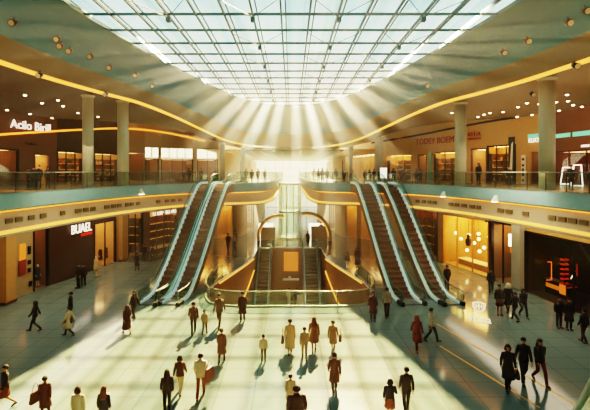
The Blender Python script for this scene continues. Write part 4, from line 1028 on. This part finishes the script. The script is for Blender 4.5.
GROUND = [
 (35, 331, 300.5, 100, 'walk', 'jacket', '#241c18', 'trousers', '#1f1a18', 'hood', '#241c18', 'person in a dark hooded jacket striding left, nearest the left display wall'),
 (70.5, 322, 291.5, 120, 'stroll', 'jacket', '#241814', 'trousers', '#241c18', 'short', '#1a120c', 'person in dark clothes right behind the walker in the pale coat, on the left'),
 (69, 336, 306.5, 85, 'walk', 'coat', '#b7a888', 'trousers', '#2b2420', 'short', '#2a1c14', 'person in a pale knee length coat walking left on the left floor'),
 (134, 319, 290.5, 60, 'stroll', 'jacket', '#2c1812', 'trousers', '#2b1c16', 'bob', '#20120c', 'dark haired person in dark brown beside the foot of the left escalators'),
 (127, 334, 304.5, 40, 'walk2', 'long_coat', '#4a2418', None, '#40241a', 'hood', '#3c1e14', 'person in a long red brown coat leaning forward near the left escalators'),
 (193.5, 334, 301.5, 15, 'walk', 'jacket', '#6a4c34', 'trousers', '#53402e', 'short', '#2a1a10', 'adult in a brown jacket beside a child in the sunlight right of the left escalators'),
 (204.5, 334, 309.5, -10, 'stroll', 'shirt', '#a58c66', 'trousers', '#7a6248', 'short', '#3a2818', 'small child in a light top beside the adult in the brown jacket'),
 (219.5, 327, 290, 170, 'walk2', 'jacket', '#6d553c', 'trousers', '#5c4632', 'short', '#2c1c12', 'tall person in brown near the curved glass railing, left of its end'),
 (242.5, 321.5, 291.5, 180, 'stand', 'coat', '#4c2a1c', 'trousers', '#3a2218', 'short', '#2c1a12', 'person in a dark red brown coat standing against the curved railing on the left'),
 (221.5, 363, 328, 0, 'walk', 'coat', '#6b4730', 'trousers', '#4a3222', 'short', '#2c1c12', 'slim person in a brown coat in the sun patch, between pale jacket and loose top'),
 (200.5, 398, 352.5, 5, 'walk', 'jacket', '#b0a285', 'trousers', '#7a4526', 'short', '#24160e', 'person in a pale jacket and rust trousers carrying an orange bag'),
 (180, 394, 355, 0, 'walk2', 'jacket', '#5c3c28', 'trousers', '#b9a684', 'bob', '#3a2416', 'person in a brown jacket and pale trousers beside the pale jacket with orange bag'),
 (167, 413, 369, 15, 'stroll', 'jacket', '#33221a', 'trousers', '#211816', 'long', '#30180e', 'person in a dark flaring jacket at the front left, overlapping the brown jacket'),
 (263.5, 362, 334, 0, 'stand', 'shirt', '#b7a88a', 'trousers', '#6d5640', 'short', '#38261a', 'person in a loose pale top casting a long shadow left of centre'),
 (290, 354, 318.5, 5, 'walk', 'long_coat', '#b09b72', None, '#b09b72', 'bun', '#2a1a10', 'dark haired person in a long beige coat, first from the left in the central group'),
 (304.5, 359, 326.5, 0, 'walk2', 'jacket', '#a08a66', 'trousers', '#9a8562', 'short', '#4a3420', 'person in a pale tan suit before the long haired person in the central group'),
 (314, 352, 316.5, 0, 'walk', 'coat', '#6c4a32', None, '#5c4430', 'long', '#4a2818', 'person with long auburn hair and a brown coat in the central group'),
 (333, 353, 320, -15, 'walk2', 'dress', '#9a7a54', None, '#7a5a40', 'short', '#3a2418', 'person in a tan dress at the right end of the central group'),
 (334.5, 393, 352, 0, 'walk', 'coat', '#5e4030', 'trousers', '#4a3426', 'short', '#2c1a12', 'person in a brown coat in the sun patch right of centre, walking away alone'),
 (290.5, 409, 373.5, 0, 'stand', 'coat', '#a08c68', 'trousers', '#7a6448', 'short', '#2a1a10', 'person in a pale coat just behind the large brown jacket at bottom centre'),
 (373, 321, 291, 175, 'stand', 'coat', '#40221a', 'trousers', '#38221a', 'long', '#24140e', 'long haired person in a dark coat left of the foot of the right escalators'),
 (387, 318, 287, 0, 'stroll', 'shirt', '#8f8a74', 'trousers', '#3a3028', 'short', '#2a1c14', 'person in a grey top at the foot of the wide right escalator'),
 (417, 350, 315, 180, 'walk', 'coat', '#6b2818', 'trousers', '#3c1c14', 'hood', '#6b2818', 'hooded person in a red brown coat walking towards us in front of the right escalators'),
 (431.5, 342, 307.5, -75, 'walk', 'jacket', '#97917c', 'trousers', '#1e1a18', 'short', '#1e1410', 'person in a grey jacket and dark trousers striding right behind the red brown coat'),
 (508, 390, 344, 170, 'stroll', 'coat', '#1a1515', 'trousers', '#1c1717', 'bob', '#1c1210', 'person in a black coat, left one of the three walking on the right'),
 (523.5, 382, 337, 165, 'walk', 'jacket', '#181417', 'trousers', '#1e1a1e', 'short', '#1e1410', 'man in a black suit in the middle of the three walking on the right'),
 (540, 383, 338.5, 180, 'walk2', 'jacket', '#17151a', 'trousers', '#6e241c', 'long', '#1e1210', 'person in dark jacket and wine red trousers, right one of the three on the right'),
 (5, 409, 364.5, 150, 'walk', 'jacket', '#2a1a18', 'skirt', '#7a3c24', 'short', '#241610', 'person in a dark jacket and rust skirt cut by the left edge'),
 (45, 419, 375.5, 10, 'stroll', 'coat', '#5a3020', 'trousers', '#3a2218', 'short', '#24140e', 'person in a long red brown coat at the bottom left'),
 (78, 433, 386, 0, 'stand', 'coat', '#a89a7c', 'trousers', '#4a3c30', 'bob', '#3a2014', 'person with bobbed hair in a pale coat at the bottom left'),
 (104, 431, 385.5, 0, 'stand', 'jacket', '#2e2020', 'trousers', '#241a18', 'long', '#5a3018', 'person with auburn hair and a dark jacket, right of the pale coat at bottom left'),
 (390, 421, 377.5, -5, 'carry', 'jacket', '#2c1c1c', 'skirt', '#7a3a22', 'bob', '#2a1812', 'person in a dark jacket and rust skirt at the bottom, left of the tall man'),
 (406.5, 413, 366, 0, 'stroll', 'jacket', '#2a1e20', 'trousers', '#2a2022', 'short', '#1c1210', 'tall man in dark clothes at the bottom, right of the rust skirt'),
 (491, 294, 268.5, 160, 'stroll', 'jacket', '#20181c', 'trousers', '#2a2228', 'short', '#1c1210', 'person in dark clothes in front of the gold shop, leftmost of the right hand group'),
 (499.5, 315, 283, 170, 'stand', 'jacket', '#33261e', 'skirt', '#5c3e2a', 'short', '#20140e', 'person in a brown skirt in the group before the lamp shop'),
 (508, 313, 278, 0, 'stroll', 'coat', '#1e1a24', 'trousers', '#1c181c', 'hood', '#c8b898', 'person with a pale hood and dark coat in the group before the lamp shop'),
 (515, 321, 291.5, 20, 'walk', 'jacket', '#241c20', 'trousers', '#1c1818', 'short', '#1c1210', 'person in dark clothes at the front of the group before the lamp shop'),
 (523.5, 317, 288.5, 175, 'walk2', 'jacket', '#1c161a', 'trousers', '#1c181a', 'bob', '#1a100e', 'person in black at the right end of the group before the grey pillar'),
 (559, 328, 296, 180, 'stand', 'jacket', '#161318', 'trousers', '#2a1c1a', 'short', '#1a100e', 'person in black in front of the black shop, left one of the pair'),
 (569, 330, 297.5, 170, 'stand', 'coat', '#15131a', 'trousers', '#1c1618', 'short', '#1a100e', 'person in a black coat in front of the black shop, right one of the pair'),
 (584, 343, 308, 20, 'stroll', 'jacket', '#1c1a1e', 'trousers', '#54221a', 'short', '#1a100e', 'person with dark red trousers cut by the right edge, below the black shop'),
 (78.5, 288, 263, 150, 'stand', 'jacket', '#2a1a12', 'trousers', '#24160f', 'short', '#1c120c', 'person in dark clothes under the white block letters, left one of the pair'),
 (83.5, 287, 263.5, 200, 'stroll', 'jacket', '#2e1c14', 'trousers', '#281810', 'short', '#1c120c', 'person in dark clothes under the white block letters, right one of the pair'),
 (137, 271, 252.5, 0, 'stroll', 'coat', '#1e1410', 'trousers', '#3a2a20', 'short', '#1c120c', 'person in a black coat near the lit window left of the escalators'),
 (144, 262, 244, 180, 'stand', 'jacket', '#2e1c14', 'trousers', '#2a1a12', 'short', '#1c120c', 'person in dark brown by the lit window left of the escalators, behind the black coat'),
 (152.5, 263, 245, 150, 'stroll', 'jacket', '#4a3a30', 'trousers', '#3e342c', 'short', '#1c120c', 'person in grey brown right of the lit window, nearest the left escalators'),
 (152, 243, 226.5, 180, 'stand', 'coat', '#3a2416', 'trousers', '#2c1c12', 'short', '#20140e', 'blurred figure in front of the amber shop behind the left escalators, left one'),
 (166, 243, 226, 180, 'stand', 'coat', '#4a2e1a', 'trousers', '#3a2416', 'bob', '#20140e', 'blurred figure in front of the amber shop behind the left escalators, right one'),
 (308, 246, 231, 180, 'stand', 'coat', '#2a2420', 'trousers', '#2a2420', 'short', '#1c120c', 'dark figure at the top of the right basement escalator'),
 (347.5, 269, 252, 0, 'stroll', 'jacket', '#6a4a2c', 'trousers', '#d8c8a0', 'short', '#2c1c12', 'person in brown and white at the left of the right escalators, left one of two'),
 (357.5, 268, 244, 175, 'stand', 'long_coat', '#3c2818', 'trousers', '#d8c8a0', 'long', '#20140e', 'person in a long dark coat left of the right escalators, right one of two'),
 (235, 246, 230, 160, 'stand', 'coat', '#5c452a', 'trousers', '#5c452a', 'short', '#3c2a18', 'hazy figure before the sunlit shopfront right of the left escalators'),
 (228, 250, 233, 20, 'stroll', 'jacket', '#6a5030', 'trousers', '#5c452a', 'short', '#3c2a18', 'hazy walking figure left of the one before the sunlit shopfront'),
 (321, 236, 222, 180, 'stand', 'jacket', '#6a4c2c', 'trousers', '#5c452a', 'short', '#3c2a18', 'hazy figure before the right archway at the far end'),
 (447, 290, 264, 10, 'stand', 'jacket', '#3a2a1c', 'trousers', '#2e2218', 'short', '#20140e', 'person in dark brown in front of the left part of the gold shopfront'),
]
for r_ in GROUND: pt(*r_)
# the large person close to us at the bottom centre and one half hidden in front
pt(297, 436, 387, 5, 'stand', 'jacket', '#4a2e26', 'trousers', '#33221c', 'bun', '#30180f', 'large person in a dark brown jacket, nearest to us at bottom centre', lean=-4)
for o_ in C.objects:
    if str(o_.get('label', '')).startswith('large person in a dark brown'): o_.scale.x *= 1.4; o_.scale.y *= 1.3
for px, fy, hy, c1, lab in ((289, 299, 284.5, '#d9cfae', 'person in white beside the basement kiosk, left one'), (296.5, 299, 283.5, '#3c2a1c', 'person in dark brown beside the basement kiosk, right one')):
    pt(px, fy, hy, 180, 'stand', 'jacket', c1, 'trousers', c1, 'short', '#2c1c12', lab, z=-6, Y=47.2)
o = thing('white_stand', 'small white display stand beside the two people by the basement kiosk', 'stand', ((300.5 - CX) * 46.6 / F, 46.6, -6))
MB().box(-.35, .35, -.25, .25, 0, 1.25).build('stand_body', M_WHITEP, o); MB().box(-.4, .4, -.3, .3, 1.25, 1.32).build('stand_top', M_WHITEP, o)
# pale mannequin in front of the left window and two inside it
def mannequin(p, rz, col, lab, h=1.75, z=0):
    o = thing('mannequin', lab, 'mannequin', p, rz)
    MB().ell([(0, 0, 0, .22, .22), (0, 0, .05, .22, .22)], 16).build('base_disc', M_STEEL, o)
    if 'mq' not in BODY:
        m0 = body_mesh('stand'); m0.materials.clear(); m0.materials.append(mat('mannequin_shell', '#cbb892', .45)); m0.materials.append(m0.materials[0]); BODY['mq'] = m0
    link('figure', BODY['mq'], o).location = (0, 0, .04)
    c = link('coat', cached(('coat', 'stand'), lambda: garment_top(POSES['stand'], 'coat'), cm(col, 'cloth')), o); c.location = (0, 0, .04)
g_ = gnd(96, 276.5); mannequin(g_, 2.6, '#b8a582', 'pale mannequin standing before the lit window right of the white block sign')
mannequin(L3w(.5, .55), r3 + math.pi, '#5a3320', 'mannequin in a brown coat inside the lit window right of the white block sign')
mannequin(L3w(.78, .6), r3 + math.pi, '#8a6a48', 'mannequin in a tan coat inside the lit window right of the white block sign')
mannequin(L2(.7, .6), r2 + math.pi, '#3a4448', 'mannequin in a slate coat in the dim open shop at the left')
# upper gallery people
UPP = [
 (28.5, 167.5, 27, '#241410', 'short', 150, 'person in dark clothes at the left end of the group behind the upper left railing'),
 (33.5, 166.5, 27.5, '#2c1a12', 'short', 190, 'person in dark brown, second from the left in the group behind the upper left railing'),
 (39, 165, 28, '#1c1210', 'short', 180, 'tallest person in black in the group behind the upper left railing'),
 (48, 166, 28, '#3a2416', 'bob', 200, 'person in brown at the right end of the group behind the upper left railing'),
 (189, 168, 44, '#4a3a28', 'short', 180, 'blurred figure behind the left railing, farthest left before the clerestory windows'),
 (201, 168.5, 44.5, '#55422c', 'short', 180, 'blurred figure behind the left railing just left of the escalator tops'),
 (314, 168.5, 47.5, '#5a4830', 'short', 180, 'hazy figure behind the far right railing, first from the left'),
 (318.5, 168.5, 47, '#4c3c28', 'short', 170, 'hazy figure behind the far right railing, second from the left'),
 (322.5, 168, 47, '#4a3826', 'bob', 190, 'hazy figure behind the far right railing, third from the left'),
 (327, 168.5, 46.5, '#54422c', 'short', 160, 'hazy figure behind the far right railing, fourth from the left'),
 (336, 168.5, 46, '#4a3a28', 'short', 200, 'hazy figure behind the far right railing, left of the dark one by the slim column'),
 (246, 168.5, 46, '#5a4a30', 'short', 180, 'hazy figure behind the far left railing, first from the left'),
 (252, 169, 46, '#4f3f2a', 'bob', 170, 'hazy figure behind the far left railing, second from the left'),
 (258, 168.5, 46.5, '#5a4a30', 'short', 200, 'hazy figure behind the far left railing, third from the left'),
 (265, 169, 47, '#5a4830', 'short', 180, 'hazy figure behind the far left railing, fourth from the left'),
 (344, 169, 45.5, '#2c2018', 'short', 180, 'dark figure behind the far right railing beside the slim tan column'),
 (365, 170, 44.5, '#2a1c14', 'short', 170, 'dark figure above the right escalators, first from the left'),
 (369.5, 169.5, 45, '#33221a', 'bob', 190, 'dark figure above the right escalators, second from the left'),
 (374, 169, 44.5, '#241810', 'short', 180, 'dark figure above the right escalators, third from the left'),
 (379.5, 169, 43.5, '#2a1c14', 'short', 200, 'dark figure above the right escalators, in front of the tan column'),
 (385, 169.5, 43, '#3a2618', 'short', 160, 'dark figure above the right escalators, fourth from the left'),
 (401.5, 167, 40, '#5a3420', 'short', 180, 'person in rust brown behind the upper right railing, near the escalator tops'),
 (393.5, 168, 41.5, '#2c1c14', 'bob', 180, 'dark figure just right of the white notice board'),
 (416.5, 168.5, 38, '#241610', 'short', 150, 'dark figure at the narrow amber doorway on the upper right gallery'),
 (420.5, 169, 38.5, '#33221a', 'short', 200, 'dark figure right beside the one at the narrow amber doorway'),
 (478.5, 161, 36, '#2a1a12', 'long', 120, 'dark long haired person at the open entrance right of the upper right column'),
 (509, 166, 33, '#241a18', 'short', 180, 'dark person in front of the tall poster on the upper right gallery'),
 (571, 165, 27, '#1c1416', 'short', 180, 'dark person before the dark red shop between the white outlines'),
]
for px, hy, Y, col, hair, face, lab in UPP:
    pt(px, 0, hy, face, 'stand', 'jacket', col, 'trousers', col, hair, '#1c120c', lab, z=FL2, Y=Y)
# bags held or worn
def bagat(px, fy, dx, z, rz, col, w, h, lab, strap=.4):
    g_ = gnd(px, fy); bag(g_ + Vector((dx, -.02, z)), rz, col, w, h, lab, strap)
bagat(200.5, 398, .36, .72, 1.2, '#7a452c', .55, .5, 'orange brown bag on the right side of the person in the pale jacket', .3)
bagat(290, 354, -.36, .58, 1.5, '#5a3a24', .4, .42, 'brown shoulder bag of the person in the long beige coat', .3)
bagat(333, 353, .36, .62, 1.4, '#6a4028', .36, .34, 'small brown bag of the person in the tan dress', .3)
bagat(508, 390, .36, .5, 1.4, '#141012', .34, .34, 'black bag carried by the person in the black coat on the right', .3)
bagat(69, 336, .02, .72, 0, '#3a2a20', .34, .3, 'dark shoulder bag of the walker in the pale knee length coat', .3)
bagat(45, 419, -.34, .62, 1.3, '#6a3c24', .42, .4, 'rust bag of the person in the long red brown coat at the bottom left', .3)

# ------------------------------------------------------------------ light, haze, camera
w = bpy.data.worlds.new('sky'); bpy.context.scene.world = w; w.use_nodes = True
nt = w.node_tree; nt.nodes.clear(); N = nt.nodes.new; L = nt.links.new
out = N('ShaderNodeOutputWorld'); bg = N('ShaderNodeBackground'); tc = N('ShaderNodeTexCoord'); sx = N('ShaderNodeSeparateXYZ')
rp = N('ShaderNodeValToRGB'); nz = N('ShaderNodeTexNoise'); nz.inputs['Scale'].default_value = 3; nz.inputs['Detail'].default_value = 4
mx = N('ShaderNodeMix'); mx.data_type = 'RGBA'
L(tc.outputs['Generated'], sx.inputs[0]); L(tc.outputs['Generated'], nz.inputs['Vector']); L(sx.outputs['Z'], rp.inputs[0])
e = rp.color_ramp.elements
e[0].position = 0; e[0].color = (1.0, .86, .58, 1); e[1].position = .8; e[1].color = (.15, .46, .50, 1)
for p_, c_ in ((.15, (1, .97, .80, 1)), (.22, (.92, 1, .90, 1)), (.30, (.66, .95, .88, 1)), (.40, (.34, .74, .73, 1))):
    a = e.new(p_); a.color = c_
mr = N('ShaderNodeMapRange'); mr.inputs[1].default_value = .45; mr.inputs[2].default_value = .75; mr.inputs[4].default_value = .2
L(nz.outputs['Fac'], mr.inputs[0]); L(mr.outputs[0], mx.inputs[0]); L(rp.outputs[0], mx.inputs[6]); mx.inputs[7].default_value = (1, .98, .9, 1)
L(mx.outputs[2], bg.inputs[0]); bg.inputs[1].default_value = 1.75
L(bg.outputs[0], out.inputs['Surface'])

def lamp(kind, name, loc, energy, col, target=None, **kw):
    d = bpy.data.lights.new(name, kind); d.energy = energy; d.color = col
    for k, v in kw.items(): setattr(d, k, v)
    o = link(name, d); o.location = loc
    if target is not None: o.rotation_euler = (Vector(target) - Vector(loc)).to_track_quat('-Z', 'Y').to_euler()
    return o
lamp('SUN', 'sun', (8, 120, 90), 48, (1, .66, .29), Vector((8, 120, 90)) + Vector((-.13, -1, -.80)), angle=math.radians(.9))
for s in (-1, 1):
    lamp('AREA', 'concourse_lamp', (s * 16.5, 31, 5.6), 620, (1, .80, .56), (s * 16.5, 31, 0), shape='RECTANGLE', size=3, size_y=22)  # added area fill for warm ambience under the slabs
    lamp('AREA', 'gallery_fill', (s * 19, 32, 13.4), 620 if s < 0 else 1350, (1, .78, .54), (s * 21, 34, 8), shape='RECTANGLE', size=5, size_y=26)  # added area fill below the upper ceiling, stronger on the right
    lamp('AREA', 'gallery_up_fill', (s * 17.5, 30, 9.2), 280 if s < 0 else 520, (1, .76, .52), (s * 17.5, 30, 20), shape='RECTANGLE', size=2, size_y=30)  # added upward fill to warm the gallery ceilings
for s in (-1, 1): lamp('AREA', 'far_concourse_lamp', (s * 4.6, 66, 5.6), 1500, (1, .84, .55), (s * 4.6, 62, 0), shape='RECTANGLE', size=3, size_y=26)  # added warm fill to brighten the far lower end
lamp('AREA', 'basement_lamp', (0, 41, -.6), 160, (1, .62, .28), (0, 43, -6), shape='RECTANGLE', size=5, size_y=6)

SHAFT_SRC = Vector((1, 112, 42.5))  # origin of narrow spots added outside the roof to draw visible shafts
for i, (px, py) in enumerate([(112, 32), (140, 48), (163, 60), (186, 74), (207, 85), (226, 94), (243, 100), (256, 103), (268, 104.5), (281, 105), (296, 105), (309, 105), (324, 103),
                              (340, 99), (358, 91), (376, 83), (396, 73), (418, 58), (440, 44), (464, 28)]):
    Yr = F * 9 / (HY - py) * .975; tgt = P(px, HY - 9 * F / Yr, Yr)
    dist = (tgt - SHAFT_SRC).length; e_ = (30, 55, 40, 60, 35)[i % 5]
    e_ *= (3.4 + 3.6 * max(0, (Yr - 30) / 27)) * 1.35
    lamp('SPOT', 'sun_shaft', SHAFT_SRC, e_ * 12.57 * dist * dist, (1, .84, .58), tgt, spot_size=2 * math.atan((.34, .55, .42, .3, .5)[(i * 2) % 5] / dist), spot_blend=.4, shadow_soft_size=.15)
hz = MB().box(-45, 45, -8, 125, -8, 18.5).build('haze', M_WHITEP)
m = bpy.data.materials.new('sunlit_haze'); m.use_nodes = True; nt = m.node_tree; nt.nodes.clear()
o = nt.nodes.new('ShaderNodeOutputMaterial'); v = nt.nodes.new('ShaderNodeVolumeScatter')
v.inputs['Color'].default_value = (1, .96, .86, 1);  v.inputs['Anisotropy'].default_value = .55
tc = nt.nodes.new('ShaderNodeTexCoord'); sp = nt.nodes.new('ShaderNodeSeparateXYZ'); mr = nt.nodes.new('ShaderNodeMapRange'); mr.interpolation_type = 'SMOOTHSTEP'
nt.links.new(tc.outputs['Object'], sp.inputs[0]); nt.links.new(sp.outputs['Y'], mr.inputs[0])
for i_, x_ in ((1, 27), (2, 58), (3, .0004), (4, .0066)): mr.inputs[i_].default_value = x_
mz = nt.nodes.new('ShaderNodeMapRange'); mz.interpolation_type = 'SMOOTHSTEP'; nt.links.new(sp.outputs['Z'], mz.inputs[0])
for i_, x_ in ((1, 10), (2, 14.5), (3, 0), (4, .0004)): mz.inputs[i_].default_value = x_
ad = nt.nodes.new('ShaderNodeMath'); ad.operation = 'ADD'; nt.links.new(mr.outputs[0], ad.inputs[0]); nt.links.new(mz.outputs[0], ad.inputs[1])
nt.links.new(ad.outputs[0], v.inputs['Density'])
nt.links.new(v.outputs[0], o.inputs['Volume']); hz.data.materials.clear(); hz.data.materials.append(m)
tag(hz, 'thin sunlit haze filling the whole hall', 'haze', kind='stuff')

cam = bpy.data.cameras.new('camera'); co = link('camera', cam); co.location = (0, 0, EYE); co.rotation_euler = (math.pi / 2, 0, 0)
cam.sensor_width = 36; cam.lens = F / 590 * 36; cam.shift_x = (295 - CX) / 590; cam.shift_y = -(205 - HY) / 590; cam.clip_end = 400; cam.clip_start = .1
sc = bpy.context.scene; sc.camera = co
sc.view_settings.view_transform = 'Filmic'; sc.view_settings.look = 'Very High Contrast'; sc.view_settings.exposure = -.12
cy = sc.cycles
cy.transparent_max_bounces = 24; cy.max_bounces = 8; cy.diffuse_bounces = 3; cy.glossy_bounces = 3; cy.volume_bounces = 0; cy.volume_step_rate = .4
cy.sample_clamp_indirect = 4; cy.caustics_reflective = False; cy.caustics_refractive = False
